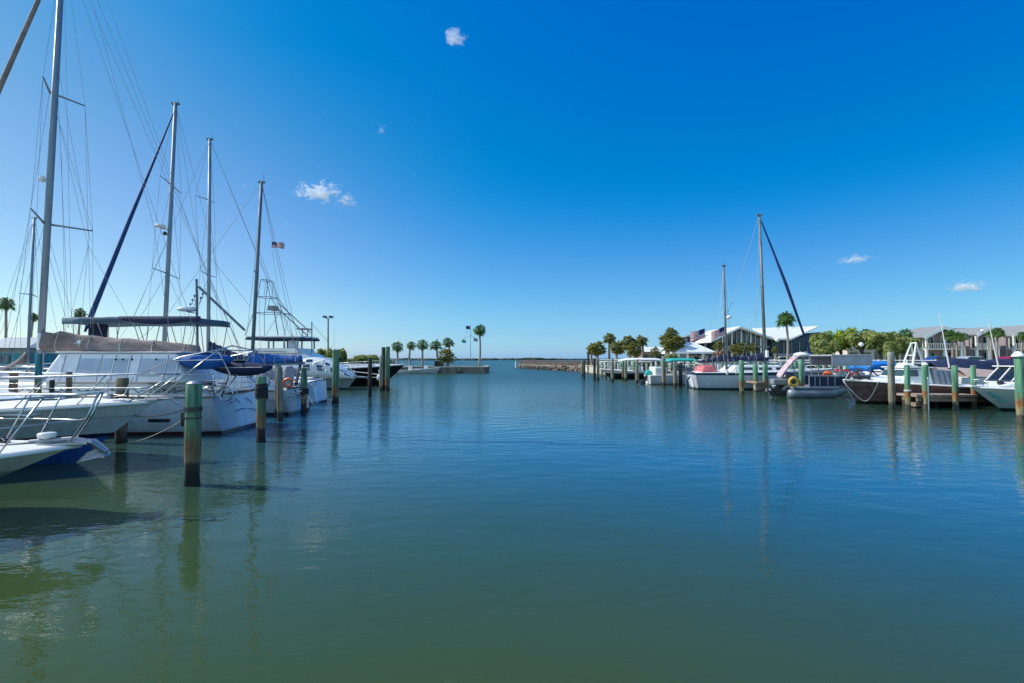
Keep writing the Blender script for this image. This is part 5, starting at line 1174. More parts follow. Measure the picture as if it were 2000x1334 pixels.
m = MB(); m.hexa([K.T(.05, -.95, 1.25), K.T(1.15, -.95, 1.25), K.T(1.15, .95, 1.25), K.T(.05, .95, 1.25), K.T(.25, -.7, 1.68), K.T(.95, -.75, 1.74), K.T(.95, .75, 1.74), K.T(.25, .7, 1.68)]); K.part(m, 'pink_dodger', pink, bevel=.08)
m = MB()
for x in (1.6, 2.2): m.ball(K.T(x, -1.45, 1.25), (.10, .08, .22), 8, 5, .05, rr)
m.each('fender', gel, K.o)

# ---- N: pontoon boat with slide, blue fence and grey bimini
hmN = mat('pontoon_tube', (.20, .25, .30), .45, .3)
NY = 29.6
N = thing('pontoon_boat', 'pontoon boat with navy fence panels, white slide and grey canopy', 'pontoon boat', (P(1600, 700, NY).x, NY, 0))
nx0, nx1 = P(1545, 700, NY - 1).x, P(1652, 700, NY - 1).x
def NT(x, y, z): return Vector((x, NY + y, z))
for y in (-1.0, 1.0):
    k = MB(); k.tube([NT(nx0 - .2, y, .22), NT(nx0 + .1, y, .22), NT(nx1 - .9, y, .22), NT(nx1 - .3, y, .42), NT(nx1 + .15, y, .75)], [.24, .30, .30, .26, .08], 12); k.build('pontoon', hmN, N, smooth=True)
k = MB(); k.box((nx0, NY - 1.2, .54), (nx1 + .05, NY + 1.2, .62)); k.build('deck', greyc, N)
for a, b in ((1568, 1577), (1579, 1586), (1588, 1601), (1604, 1615), (1617, 1640)):
    k = MB(); k.box((P(a, 0, NY - 1.2).x, NY - 1.17, .66), (P(b, 0, NY - 1.2).x, NY - 1.13, 1.18)); k.build('fence_panel', navy, N)
    k = MB(); k.box((P(a, 0, NY - 1.2).x, NY + 1.13, .66), (P(b, 0, NY - 1.2).x, NY + 1.17, 1.18)); k.build('fence_panel', navy, N)
k = MB()
for sy in (-1.17, 1.17):
    k.tube([NT(P(1566, 0, NY - 1.2).x, sy, 1.22), NT(nx1, sy, 1.24)], .035, 6); k.tube([NT(P(1566, 0, NY - 1.2).x, sy, .64), NT(nx1, sy, .64)], .03, 6)
    for a in (1567, 1578, 1587, 1602, 1616, 1641): k.tube([NT(P(a, 0, NY - 1.2).x, sy, .62), NT(P(a, 0, NY - 1.2).x, sy, 1.24)], .035, 6)
k.build('fence_rail', alu, N)
cx0, cx1 = P(1588, 0, NY).x, P(1662, 0, NY).x
k = MB(); k.box((cx0, NY - 1.1, P(0, 714, NY).z), (cx1, NY - 1.06, P(0, 696, NY).z)); k.build('canopy_side', greyc, N); k = MB(); k.box((cx0, NY + 1.06, P(0, 714, NY).z), (cx1, NY + 1.1, P(0, 696, NY).z)); cvn = k.build('canopy_side', greyc, N)
k = MB(); k.box((cx0 - .03, NY - 1.12, P(0, 696, NY).z + .003), (cx1 + .03, NY + 1.12, P(0, 696, NY).z + .09)); k.build('canopy_roof', greyc, cvn, bevel=.03)
k = MB()
for a in (1590, 1604, 1633, 1660):
    for sy in (-1.0, 1.0): k.tube([NT(P(a, 0, NY).x, sy, .62), NT(P(a, 0, NY).x, sy, 2.2)], .025, 5)
for a, b in ((1600, 1612), (1618, 1606)): k.tube([NT(P(a, 0, NY).x, -1.0, .64), NT(P(b, 0, NY).x, -1.0, 1.9)], .02, 5)
for z in (.9, 1.15, 1.4): k.tube([NT(P(1590, 0, NY).x, -1.0, z), NT(P(1604, 0, NY).x, -1.0, z)], .02, 4)
k.each('canopy_frame', alu, N)
sl = []; 
for i in range(12):
    t = i / 11; x = P(1557 - 48 * t, 0, NY + .3).x; z = P(0, 690 + 46 * (t ** 1.15) - 5 * math.sin(t * math.pi), NY + .3).z
    sl.append([V(x, NY + .3 + dy, z + dz) for dy, dz in ((-.27, .12), (-.24, .0), (0, -.04), (.24, .0), (.27, .12))])
k = MB(); k.grid(sl); k.build('slide', mat('pinkish_white_slide', (.62, .50, .53), .5, col2=(.42, .28, .33), vs=4), N, smooth=True, solid=.04)
k = MB()
for row in sl[2::3]: k.tube([row[2] - V(0, 0, .03), V(row[2].x + .25, NY + .3, .62 if row[2].x > nx0 - .3 else .9)], .03, 5)
k.tube([sl[0][2], V(sl[0][2].x, NY + .3, .62)], .04, 5); k.build('slide_frame', alu, N)
k = MB(); p0, p1 = P(1556, 702, NY), P(1586, 686, NY); k.ball(((p0.x + p1.x) / 2, NY + .3, (p0.z + p1.z) / 2 + .04), (.42, .5, .15), 12, 6); k.build('slide_platform', gel, N, smooth=True)
outboard(N, lambda x, y, z: V(nx0 + x, NY + y, z), -.1, -.5, .55, 1.15, cowl=black, tilt=.85)
k = MB(); k.box((nx0 - .9, NY - .8, .7), (nx0 + .1, NY - .3, 1.05)); k.build('engine_cover', grey, N, bevel=.08)
k = MB(); wheelrim(k, P(1550, 746, NY - 1.3), .22, t=.09, n=16); tag(k.build('life_ring', yel, origin=P(1550, 746, NY - 1.3), smooth=True), 'yellow ring float hanging at the stern of the pontoon boat', 'life ring')
for px, mm, lb in ((1630, gel, 'white'), (1618, redp, 'orange'), (1645, gel, 'pale')):
    k = MB(); p = P(px, 735, NY + .5); k.ball((p.x, NY + .5, 1.2), (.3, .25, .28), 8, 5, .15, rr); k.build('seat_back', mm, N, smooth=True)

# ---- O: boat under bright blue canopy with red trim, behind
O = Boat('ski_boat', 'red ski boat under a bright blue canopy', 'motor boat', stern=(P(1735, 0, 33).x, 33.4), yaw=R(180), L=3.4 + 2.0, B=2.2, fb=(1.0, .85), draft=.3, rake=.8, tw=.9, pw=2.4, flare=1.0, hm=zmat('hull_paint_red', [(0, (.5, .5, .5)), (.4, (.5, .5, .5)), (.42, (.30, .02, .03)), (2, (.36, .02, .04))], coat=.4), n=14)
ox = lambda px, d=33.4: P(1735, 0, 33).x - P(px, 0, d).x
canopy(O.o, O.T, ox(1733), ox(1658), 1.0, 1.86, .36, royal, zb=.9, legs=[(ox(1730), ox(1732)), (ox(1700), ox(1700)), (ox(1662), ox(1660))], crown=.16, endrop=.22)
m = MB()
for a, b in ((.3, 1.2), (.9, .5), (1.5, 2.3), (2.1, 1.7)): m.tube([O.T(a, -.9, 1.0), O.T(b, -.9, 1.75)], .045, 5)
m.tube([O.T(.1, -.9, 1.3), O.T(2.6, -.9, 1.45)], .045, 5); O.part(m, 'wake_tower', red)
m = MB(); m.ball(O.T(3.2, -.3, 1.2), (.6, .5, .3), 8, 5, .2, rr); O.part(m, 'seat_cushions', red)

# ---- Q: brown wooden hull cabin boat
hmQ = zmat('hull_paint_brown_planked', [(0, (.012, .010, .009)), (.13, (.015, .012, .010)), (.15, (.20, .11, .105)), (.26, (.26, .13, .12)), (.30, (.17, .095, .09)), (1.02, (.20, .115, .11)), (1.05, (.10, .075, .07)), (1.09, (.50, .47, .42)), (2, (.55, .50, .45))], rough=.5, noise=.012, ns=9, streak=.28, bump=.5, planks=2.6)
Q = Boat('cabin_boat', 'brown wooden cabin boat with white cabin and hanging white rope on its bow', 'motor boat', tip=(P(1646, 700, 25.0).x, 25.0), yaw=R(180), L=7.2, B=2.7, fb=(1.18, .82), draft=.4, rake=.65, tw=.85, pw=2.3, flare=.85, hm=hmQ, cap=(whitep, .035), deck_drop=.0, sheer_p=1.3)
xq = lambda px, d=24.0: 7.2 - (P(px, 700, d).x - P(1646, 700, 25.0).x)
m = MB(); hx0, hx1 = 5.0, 6.05
m.hexa([Q.T(hx0 - .6, -.95, .95), Q.T(hx1, -.6, 1.05), Q.T(hx1, .6, 1.05), Q.T(hx0 - .6, .95, .95), Q.T(hx0 - .6, -.8, 1.36), Q.T(hx1 - .25, -.45, 1.25), Q.T(hx1 - .25, .45, 1.25), Q.T(hx0 - .6, .8, 1.36)]); Q.part(m, 'trunk_cabin', gel, bevel=.05)
wx0, wx1 = 3.55, 4.95
m = MB(); m.hexa([Q.T(wx0, -.95, .95), Q.T(wx1, -.85, 1.1), Q.T(wx1, .85, 1.1), Q.T(wx0, .95, .95), Q.T(wx0 + .1, -.82, 1.74), Q.T(wx1 - .3, -.72, 1.72), Q.T(wx1 - .3, .72, 1.72), Q.T(wx0 + .1, .82, 1.74)]); wh = Q.part(m, 'wheelhouse', gel, bevel=.04)
for ya_, yb_ in ((-.74, -.06), (.06, .74)):
    fx = lambda z: wx1 - .3 * (z - 1.1) / .62 + .012
    k = MB(); k.prism([Q.T(fx(1.36), ya_, 1.36), Q.T(fx(1.36), yb_, 1.36), Q.T(fx(1.66), yb_ * .93, 1.66), Q.T(fx(1.66), ya_ * .93, 1.66)], Q.T(-.02, 0, 0) - Q.T(0, 0, 0)); k.build('windshield_pane', glassg, wh)
for a_, b_ in ((3.75, 4.15), (4.22, 4.62)):
    for sd in (-1, 1):
        fy = lambda z: sd * (.95 - .13 * (z - .95) / .78 + .008)
        k = MB(); k.prism([Q.T(a_, fy(1.36), 1.36), Q.T(b_, fy(1.36) - sd * .05, 1.36), Q.T(b_ - .06, fy(1.66) - sd * .05, 1.66), Q.T(a_, fy(1.66), 1.66)], Q.T(0, -sd * .03, 0) - Q.T(0, 0, 0)); k.build('window', glassg, wh)
m = MB(); m.tbox(Q.T, (wx0 - .1, -.88, 1.745), (wx1 - .22, .88, 1.80)); Q.part(m, 'cabin_roof', gel, wh, bevel=.02)
m = MB(); ax_ = 3.6
for sd in (-.3, .3): m.tube([Q.T(ax_ + .45, sd, 1.80), Q.T(ax_ + .28, sd * .8, 2.4), Q.T(ax_ + .12, sd * .5, 2.95)], [.055, .05, .035], 6); m.tube([Q.T(ax_ - .1, sd, 1.80), Q.T(ax_ + .12, sd * .5, 2.95)], .035, 6)
m.tube([Q.T(ax_ + .12, -.2, 2.95), Q.T(ax_ + .12, .2, 2.95)], .035, 6); m.tube([Q.T(ax_ + .3, -.28, 2.35), Q.T(ax_ + .3, .28, 2.35)], .025, 6); Q.part(m, 'radar_arch', gel)
m = MB(); m.lathe(Q.T(4.2, 0, 1.80), [(0, 0), (.32, 0), (.36, .06), (.28, .15), (0, .18)], 14); Q.part(m, 'dinghy_pod', gel, smooth=True)
m = MB(); cx_ = 2.5, 3.54
m.hexa([Q.T(cx_[0], -1.05, .9), Q.T(cx_[1], -1.05, .9), Q.T(cx_[1], 1.05, .9), Q.T(cx_[0], 1.05, .9), Q.T(cx_[0] + .1, -.9, 1.66), Q.T(cx_[1], -.9, 1.72), Q.T(cx_[1], .9, 1.72), Q.T(cx_[0] + .1, .9, 1.66)]); Q.part(m, 'canvas_enclosure', greyc, bevel=.06)
m = MB()
for xx in (2.8, 3.05, 3.3): m.tube([Q.T(xx, 1.05, 1.0), Q.T(xx + .04, .92, 1.62)], .015, 4)
Q.part(m, 'canvas_seam', navy)
# white rope swag over the bow, name lettering in black script strokes
hbq = lambda t: Q.hb(t)
ps = []
for i in range(17):
    f = i / 16; px = 1676 + (1729 - 1676) * f; z = 1.12 - 1.0 * (1 - (2 * f - 1) ** 2) * .98; x = xq(px, 23.8); t = x / 7.2; k_ = max(.02, (z + .4) / (Q.sz(t) + .4)); e_ = .28 + (.85 - .28) * t * t
    ps.append(Q.T(x - Q.rake * (1 - k_) * t ** 3, (Q.hb(t) * k_ ** e_ + .03), z))
m = MB(); m.tube(ps, .022, 6); Q.part(m, 'rope_swag', ropew, smooth=True)
m = MB(); m.tube([Q.T(7.22, 0, 1.2), Q.T(7.2 - .32, 0, .5), Q.T(7.2 - .55, 0, .12)], .025, 6); Q.part(m, 'stem_band', alu)
m = MB(); rn = random.Random(2); px = 1664.0
while px < 1722:
    h = rn.choice((.10, .13, .24)); x = xq(px, 23.6); t = x / 7.2; z = .72; k_ = (z + .4) / (Q.sz(t) + .4); e_ = .28 + (.85 - .28) * t * t
    y = Q.hb(t) * k_ ** e_ + .02; xs = x - Q.rake * (1 - k_) * t ** 3
    m.tube([Q.T(xs + .03, y, z), Q.T(xs, y + .02, z + h), Q.T(xs - .05, y + .02, z + h * .7), Q.T(xs - .06, y, z)], .016, 4); px += rn.uniform(3.2, 4.6)
Q.part(m, 'name_lettering', black)
m = MB(); m.tube([Q.T(7.1, .15, 1.2), Q.T(7.0, .3, 1.45), Q.T(6.6, .5, 1.75)], .02, 5); m.tube([Q.T(6.9, 0, 1.2), Q.T(6.9, 0, 1.4)], .04, 6); m.box(Q.T(6.6, .2, 1.2), Q.T(6.0, -.2, 1.34)); Q.part(m, 'bow_fittings', black)
mooring(P(1650, 742, 24.6), P(1666, 707, 33), .1, 'pale line rising from the brown bow towards the blue canopy', .02, ropew)
# ---- RB: white boat with teal marks at right edge
hmR = zmat('hull_paint_teal_white', [(0, (.02, .03, .03)), (.10, (.02, .03, .03)), (.12, (.33, .44, .46)), (.5, (.42, .53, .55)), (.78, (.50, .60, .61)), (.9, (.78, .79, .78)), (2, (.8, .8, .8))], coat=.4, noise=.01)
RB = Boat('walkaround_boat', 'white cuddy boat with teal stripe on its hull at the right edge', 'motor boat', tip=(P(1893, 700, 21.7).x, 21.7), yaw=R(183), L=7.0, B=2.7, fb=(1.0, .85), draft=.4, rake=1.55, tw=.9, pw=2.5, flare=1.35, hm=hmR, cap=(gel, .04), deck_drop=-.01)
xr = lambda px, d=21.2: 7.0 - (P(px, 700, d).x - P(1893, 700, 21.7).x)
m = MB(); m.tbox(RB.T, (6.5, -.2, 1.0), (7.12, .2, 1.05)); RB.part(m, 'bow_pulpit', gel, bevel=.02)
m = MB(); m.hexa([RB.T(2.0, -1.05, .9), RB.T(6.3, -.45, .98), RB.T(6.3, .45, .98), RB.T(2.0, 1.05, .9), RB.T(2.0, -.92, 1.25), RB.T(5.7, -.45, 1.18), RB.T(5.7, .45, 1.18), RB.T(2.0, .92, 1.25)]); RB.part(m, 'cuddy_cabin', gel, bevel=.08)
x0w, x1w, xtw = 3.3, 5.45, 4.85
m = MB(); m.hexa([RB.T(x0w, -1.0, 1.22), RB.T(x1w, -.85, 1.18), RB.T(x1w, .85, 1.18), RB.T(x0w, 1.0, 1.22), RB.T(x0w, -.9, 1.83), RB.T(xtw, -.75, 1.82), RB.T(xtw, .75, 1.82), RB.T(x0w, .9, 1.83)]); wsr = RB.part(m, 'windshield', glass)
m = MB()
for ya_, yb_ in ((-.87, -.77), (-.28, -.25), (.28, .25), (.87, .77)): m.tube([RB.T(x1w + .02, ya_, 1.18), RB.T(xtw + .02, yb_, 1.83)], .03, 6)
m.tube([RB.T(x1w + .02, -.87, 1.18), RB.T(x1w + .02, .87, 1.18)], .03, 6)
for sd in (-1, 1): m.tube([RB.T(x1w, sd * .88, 1.18), RB.T(x0w, sd * 1.02, 1.22)], .03, 5); m.tube([RB.T(4.2, sd * .97, 1.2), RB.T(4.1, sd * .88, 1.83)], .03, 5)
RB.part(m, 'windshield_frame', gel, wsr)
m = MB(); m.tbox(RB.T, (x0w - .6, -1.0, 1.835), (xtw + .12, 1.0, 1.885)); RB.part(m, 'hardtop', gel, bevel=.02)
m = MB(); m.lathe(RB.T(5.9, .25, 1.12), [(.10, 0), (.12, .05), (.10, .16), (.02, .18)], 10); RB.part(m, 'deck_gear', black)
m = MB()
def hullp(Bt, px, z, off=.02, d=20.6):
    x = xr(px, d); t = min(.99, x / Bt.L); k_ = max(.02, (z + Bt.draft) / (Bt.sz(t) + Bt.draft)); e_ = .28 + (Bt.flare - .28) * t * t
    return Bt.T(x - Bt.rake * (1 - k_) * t ** 3, Bt.hb(t) * k_ ** e_ + off, z)
for pts_ in ([(1958, .78), (1966, .62), (1974, .50)], [(1962, .66), (1968, .58), (1975, .56)], [(1968, .46), (1975, .40), (1982, .42)]): m.tube([hullp(RB, a, b) for a, b in pts_], [.02, .035, .01], 5)
RB.part(m, 'teal_emblem', teal)
RB.rail([.55, .65, .75, .85, .93, .985], 1, .32, .014, both=True, mid=False)

# ---- distant covered boats in slips at right
for (px, L_, d, lab, hh_, mm) in ((1788, 5.2, 36.5, 'red-bottomed boat under a navy cover, behind the brown boat cabin', 2.1, navy), (1880, 4.6, 37.0, 'dark-covered boat between the two tall white rods', 2.1, navy), (1950, 5.5, 37.5, 'boat with purple-red hull under a tall navy cover at far right', 2.35, navy)):
    b = Boat('covered_boat', lab, 'motor boat', stern=(P(px, 0, d).x, d), yaw=0, L=L_, B=2.4, fb=(1.5, 1.4), draft=.3, rake=.8, tw=.9, pw=2.4, flare=1.0, hm=zmat('hull_paint_maroon' + str(px), [(0, (.6, .6, .6)), (1.15, (.62, .6, .58)), (1.2, (.22, .03, .06)), (2, (.25, .03, .07))], noise=.02), n=14)
    rows = []
    for i in range(13):
        t = i / 12; h = hh_ - 1.35 - .25 * abs(2 * t - 1) ** 2 + rr.uniform(-.05, .05)
        rows.append([b.T(L_ * (.02 + .9 * t), (k / 5 - 1) * 1.18 * (1 - .6 * t ** 3), 1.42 + h * (1 - abs(k / 5 - 1) ** 2) + rr.uniform(-.03, .03)) for k in range(11)])
    m = MB(); m.grid(rows); b.part(m, 'boat_cover', mm, smooth=True)
for (px, L_, d, lab) in ((1800, 4.5, 31, 'white open boat with pinkish beige cover left of the tall green pilings'), (1835, 4.2, 30.5, 'pinkish beige covered skiff behind the low timber pier')):
    b = Boat('covered_skiff', lab, 'motor boat', stern=(P(px, 0, d).x, d), yaw=0, L=L_, B=2.1, fb=(1.2, 1.1), draft=.3, rake=.7, tw=.9, pw=2.4, flare=1.0, hm=hms, n=14)
    rows = [[b.T(L_ * (.02 + .9 * i / 9), (k / 4 - 1) * 1.05 * (1 - .6 * (i / 9) ** 3), 1.15 + .55 * (1 - abs(k / 4 - 1) ** 1.5) * (1 - .5 * i / 9) + rr.uniform(-.02, .02)) for k in range(9)] for i in range(10)]
    m = MB(); m.grid(rows); b.part(m, 'boat_cover', mat('pinkish_beige_cover', (.50, .38, .33), .8, col2=(.40, .29, .26), bump=.4), smooth=True)
    outboard(b.o, b.T, -.05, 0, .9, .9, cowl=teal)
for px, yt, d, lb in ((1834, 611, 31.8, 'tall white antenna rod, left of the two in front of the townhouses'), (1929, 622, 31.8, 'tall white antenna rod, right of the two in front of the townhouses')):
    k = MB(); k.tube([V(P(px + 4, 0, d).x, d, .8), P(px, yt, d)], [.055, .02], 6); o = k.build('antenna_rod', gel, origin=(P(px + 4, 0, d).x, d, .8)); tag(o, lb, 'antenna', 'white antenna rods')
# boats hinted along the back of the ketch
for i, (px, d, mm, lb) in enumerate(((1385, 48, greyc, 'grey-covered small boat behind the ketch stern'), (1420, 47, whitec, 'white-covered small boat behind the ketch, between the masts'), (1462, 46, None, 'open white skiff behind the ketch mainmast'), (1505, 42, None, 'open white skiff behind the ketch bow'), (1600, 41, greyc, 'grey-covered skiff behind the pontoon boat'), (1210, 62, None, 'open skiff behind the dark hulled canopy boat'), (1665, 41.5, whitec, 'white-covered skiff behind the blue canopy'))):
    skiff(px, d, 4.2, lb, cov=mm, fb=(1.0, .8), console=mm is None, B=2.0)

# ---------------------------------------------------------------- right vegetation
for a in ((1167, 662, 80, 17, 'round sabal palm, farthest left of the right shore, larger of a pair'), (1158, 667, 82, 13, 'smaller round sabal palm overlapping the first one'), (1190, 648, 80, 12.5, 'taller slim sabal palm beside the pair at the right shore end'),
          (1206, 663, 78, 14, 'low orange-tinged sabal palm left of the thick clump'), (1228, 653, 77, 14, 'sabal palm on the left of the thick clump'), (1238, 664, 76, 16, 'sabal palm in front of the thick clump'), (1253, 651, 78, 13, 'sabal palm on the right of the thick clump'),
          (1302, 650, 73, 13, 'sabal palm left of the group before the pavilion'), (1311, 637, 74, 13, 'highest sabal palm of the group before the pavilion'), (1322, 653, 72, 14, 'sabal palm right of the group before the pavilion'), (1308, 660, 71, 13, 'lower sabal palm in front of the group before the pavilion')):
    palm(a[0], a[1], a[2], a[3] * 1.28, .98, a[4], 'sabal', group='sabal palms of the right shore', trunk_r=.2)
palm(1279, 675, 70, 13, .98, 'small low palm left of the pavilion', 'sabal', group='sabal palms of the right shore', trunk_r=.2, n=22)
palm(1534, 606, 58, 20, .98, 'tall single palm in front of the restaurant white roof', 'fan', group='tall palms of the right shore', trunk_r=.15, n=40)
palm(1403, 664, 66, 12, .98, 'bushy palm at the left foot of the restaurant gable', 'sabal', group='sabal palms of the right shore', n=24)
palm(1446, 666, 66, 15, .98, 'pale weeping palm under the restaurant gable', 'sabal', group='sabal palms of the right shore', n=26); palm(1470, 668, 67, 12, .98, 'palm right of the weeping palm under the gable', 'sabal', group='sabal palms of the right shore', n=24)
palm(1432, 670, 65, 11, .98, 'short palm left of the weeping palm under the gable', 'sabal', group='sabal palms of the right shore', n=22); palm(1513, 676, 64, 8, .98, 'small yellow-green palm left of the tall single palm', 'sabal', group='sabal palms of the right shore', n=18)
for j, (a, b, yt, yb, d, mm, lb) in enumerate(((1583, 1622, 650, 688, 66, leafb, 'olive green tree just right of the restaurant roof tip'), (1612, 1668, 638, 684, 68, leafv, 'bright green domed tree, tallest of the row'), (1655, 1706, 643, 680, 66, leafb, 'broad green tree above the white wall'), (1695, 1742, 648, 684, 64, leafb, 'olive tree right of the white wall'),
        (1728, 1772, 650, 686, 66, leafb, 'wide brownish green tree left of the townhouses'), (1752, 1790, 654, 688, 64, leafb, 'tree touching the first townhouse'), (1590, 1636, 664, 692, 60, leafb, 'lower tree in front of the bright green one'), (1728, 1758, 668, 698, 58, leafb, 'small dark tree before the white wall'))):
    tree(a, b, yt, yb, d, lb, mm, .98, n=3600, leaf=.22, seed=40 + j)
for (px, yt, d, rc, lb) in ((1768, 640, 84, 16, 'first feathery palm behind the tree row, left of the townhouses'), (1690, 640, 84, 13, 'palm top showing between two trees of the row'), (1745, 645, 84, 13, 'palm top left of the feathery palm behind the trees'), (1855, 641, 72, 15, 'palm between the first and second townhouse gables, left of the trio'), (1868, 646, 71, 13, 'palm between the gables, middle of the trio'), (1880, 648, 70, 12, 'palm between the gables, right of the trio'),
        (1937, 640, 72, 13, 'palm between the second and third gables, left of two'), (1950, 637, 70, 14, 'palm between the second and third gables, right of two'), (1998, 645, 68, 13, 'palm in front of the third gable at the right edge')):
    palm(px, yt, d, rc, .98, lb, 'fan', group='palms around the townhouses', trunk_r=.14, n=26)
for (a, b, yt, yb, d, lb) in ((1300, 1330, 692, 704, 67, 'low dark hedge beside the pavilion'), (1395, 1420, 684, 700, 63, 'reddish flowering shrub left of the mizzen mast'), (1590, 1625, 690, 703, 52, 'low shrub behind the pontoon canopy')):
    tree(a, b, yt, yb, d, lb, leafb if 'redd' not in lb else mat('reddish_leaf', (.26, .09, .07), .6, col2=(.08, .09, .03), vs=1), .98, n=900, leaf=.14, seed=int(a), trunk=False, group='shrubs along the promenade', name='shrub')

# ---------------------------------------------------------------- buildings
# restaurant with steep glazed gable and winged white roof
gz = .99
rs = thing('restaurant', 'glass-fronted restaurant with white gable and upswept white wing roof', 'building', (P(1490, 0, 84).x, 84, gz))
ap, le, rv = P(1447, 637, 84), P(1389, 665, 84), P(1513, 660, 84); D8 = 14
gl = mat('gable_glass', (.02, .03, .05), .1, spec=.8)
k = MB(); k.prism([(le.x + 1.5, 85.4, gz), (rv.x, 85.4, gz), (rv.x, 85.4, rv.z - .3), (ap.x, 85.4, ap.z - .35), (le.x + 1.5, 85.4, le.z + .2)], (0, 12, 0)); k.build('gable_wall', gl, rs)
for a, b, nm in ((le, ap, 'roof'), (ap, rv, 'roof')):
    e = V(0, .0, 0); k = MB(); k.prism([a, b, b + V(0, 0, -.32), a + V(0, 0, -.32)], (0, D8, 0)); k.build(nm, roofw, rs)
for j, px in enumerate((1402, 1411, 1420, 1429, 1438, 1447, 1456, 1465, 1475, 1486, 1498)):
    x = P(px, 0, 85.3).x; zt = (ap.z - (ap.x - x) * (ap.z - le.z) / (ap.x - le.x) if x < ap.x else ap.z - (x - ap.x) * (ap.z - rv.z) / (rv.x - ap.x)) - .4
    k = MB(); k.box((x - .09, 85.22, gz), (x + .09, 85.39, zt)); k.build('mullion', greyw if j % 2 else whitep, rs)
k = MB(); k.box((le.x + 1.5, 85.2, 4.0), (rv.x - .1, 85.215, 4.3)); k.build('balcony_beam', greyw, rs)
W0, W1, W2 = P(1513, 660.5, 83.5), P(1544, 661, 83.5), P(1598, 637, 83.5)
B0, B1 = P(1470, 641, 97), P(1590, 637, 99)
k = MB(); th = V(0, 0, -.28)
tp = [W0, W1, W2, B1, B0]; a = [k.vert(p) for p in tp]; b = [k.vert(p + th) for p in tp]
k.face(a[0], a[1], a[4]); k.face(a[1], a[3], a[4]); k.face(a[1], a[2], a[3]); k.face(b[4], b[1], b[0]); k.face(b[4], b[3], b[1]); k.face(b[3], b[2], b[1])
for i in range(5): k.face(a[i], b[i], b[(i + 1) % 5], a[(i + 1) % 5])
k.build('wing_roof', roofw, rs)
k = MB(); k.prism([(W0.x, 84.5, gz), (P(1590, 0, 84.5).x, 84.5, gz), (P(1590, 0, 84.5).x, 84.5, W2.z - .9), (W1.x, 84.5, W1.z - .32), (W0.x, 84.5, W0.z - .32)], (0, 10, 0)); k.build('wing_wall', mat('dark_teal_cladding', (.02, .05, .07), .5), rs)
for px in (1520, 1535, 1550, 1565, 1580): k = MB(); x = P(px, 0, 84.3).x; k.box((x - .05, 84.42, gz), (x + .05, 84.49, 5.0)); k.build('mullion', greyw, rs)
k = MB(); k.box((W0.x + .1, 84.38, 2.6), (P(1590, 0, 84.5).x, 84.4, 3.0)); k.build('sign_band', greyw, rs)
# navy low block behind flags
nb = thing('building_block', 'dark blue flat-roofed block behind the flags', 'building', (P(1365, 0, 92).x, 92, gz)); k = MB(); k.box((P(1335, 0, 92).x, 92, gz), (P(1395, 0, 92).x, 98, P(0, 658, 92).z)); k.build('wall', mat('dark_blue_wall', (.04, .06, .10), .8), nb)
k = MB(); k.box((P(1333, 0, 92).x, 91.7, P(0, 658, 92).z + .003), (P(1397, 0, 92).x, 98.3, P(0, 655, 92).z)); k.build('roof', greyw, nb)
# pavilion
pv = thing('pavilion', 'open pavilion with pale hipped roof beside the flags', 'pavilion', (P(1350, 0, 72).x, 72, gz))
ex0, ex1, ez, rz_ = P(1313, 0, 70).x, P(1389, 0, 70).x, P(0, 687, 70).z, P(0, 668, 73).z
rx0, rx1 = P(1336, 0, 74).x, P(1346, 0, 74).x
k = MB(); k.hexa([(ex0, 70, ez), (ex1, 70, ez), (ex1, 78, ez), (ex0, 78, ez), (rx0, 73.9, rz_), (rx1, 73.9, rz_), (rx1, 74.1, rz_), (rx0, 74.1, rz_)]); rf = k.build('roof', roofw, pv)
k = MB(); k.box((ex0, 69.95, ez - .25), (ex1, 78.05, ez - .003)); k.build('fascia', whitep, rf)
for px in (1318, 1335, 1364, 1384): k = MB(); x = P(px, 0, 70.4).x; k.box((x - .12, 70.3, gz), (x + .12, 70.54, ez - .26)); k.build('column', whitep, pv)
k = MB(); k.box((P(1350, 0, 71).x, 72, gz), (P(1380, 0, 71).x, 76, ez - .5)); k.build('wall', stucco, pv)
k = MB(); k.box((P(1353, 0, 71).x, 71.93, 1.4), (P(1362, 0, 71).x, 71.98, 2.5)); k.build('window', glass, pv)
wb = thing('white_roofed_building', 'small white-roofed building behind the sabal palms', 'building', (P(1265, 0, 95).x, 95, gz))
k = MB(); k.box((P(1250, 0, 95).x, 95, gz), (P(1300, 0, 95).x, 101, P(0, 686, 95).z)); k.build('wall', mauve, wb)
k = MB(); k.hexa([(P(1246, 0, 94).x, 94, P(0, 687, 94).z), (P(1305, 0, 94).x, 94, P(0, 687, 94).z), (P(1305, 0, 94).x, 102, P(0, 687, 94).z), (P(1246, 0, 94).x, 102, P(0, 687, 94).z), (P(1249, 0, 94).x, 97, P(0, 677, 94).z), (P(1302, 0, 94).x, 97, P(0, 677, 94).z), (P(1302, 0, 94).x, 99, P(0, 677, 94).z), (P(1249, 0, 94).x, 99, P(0, 677, 94).z)]); k.build('roof', roofw, wb)
for px in (1256, 1268, 1280, 1290): k = MB(); k.box((P(px, 0, 95).x - .5, 94.93, 1.3), (P(px, 0, 95).x + .5, 94.98, 2.9)); k.build('window', glass, wb)
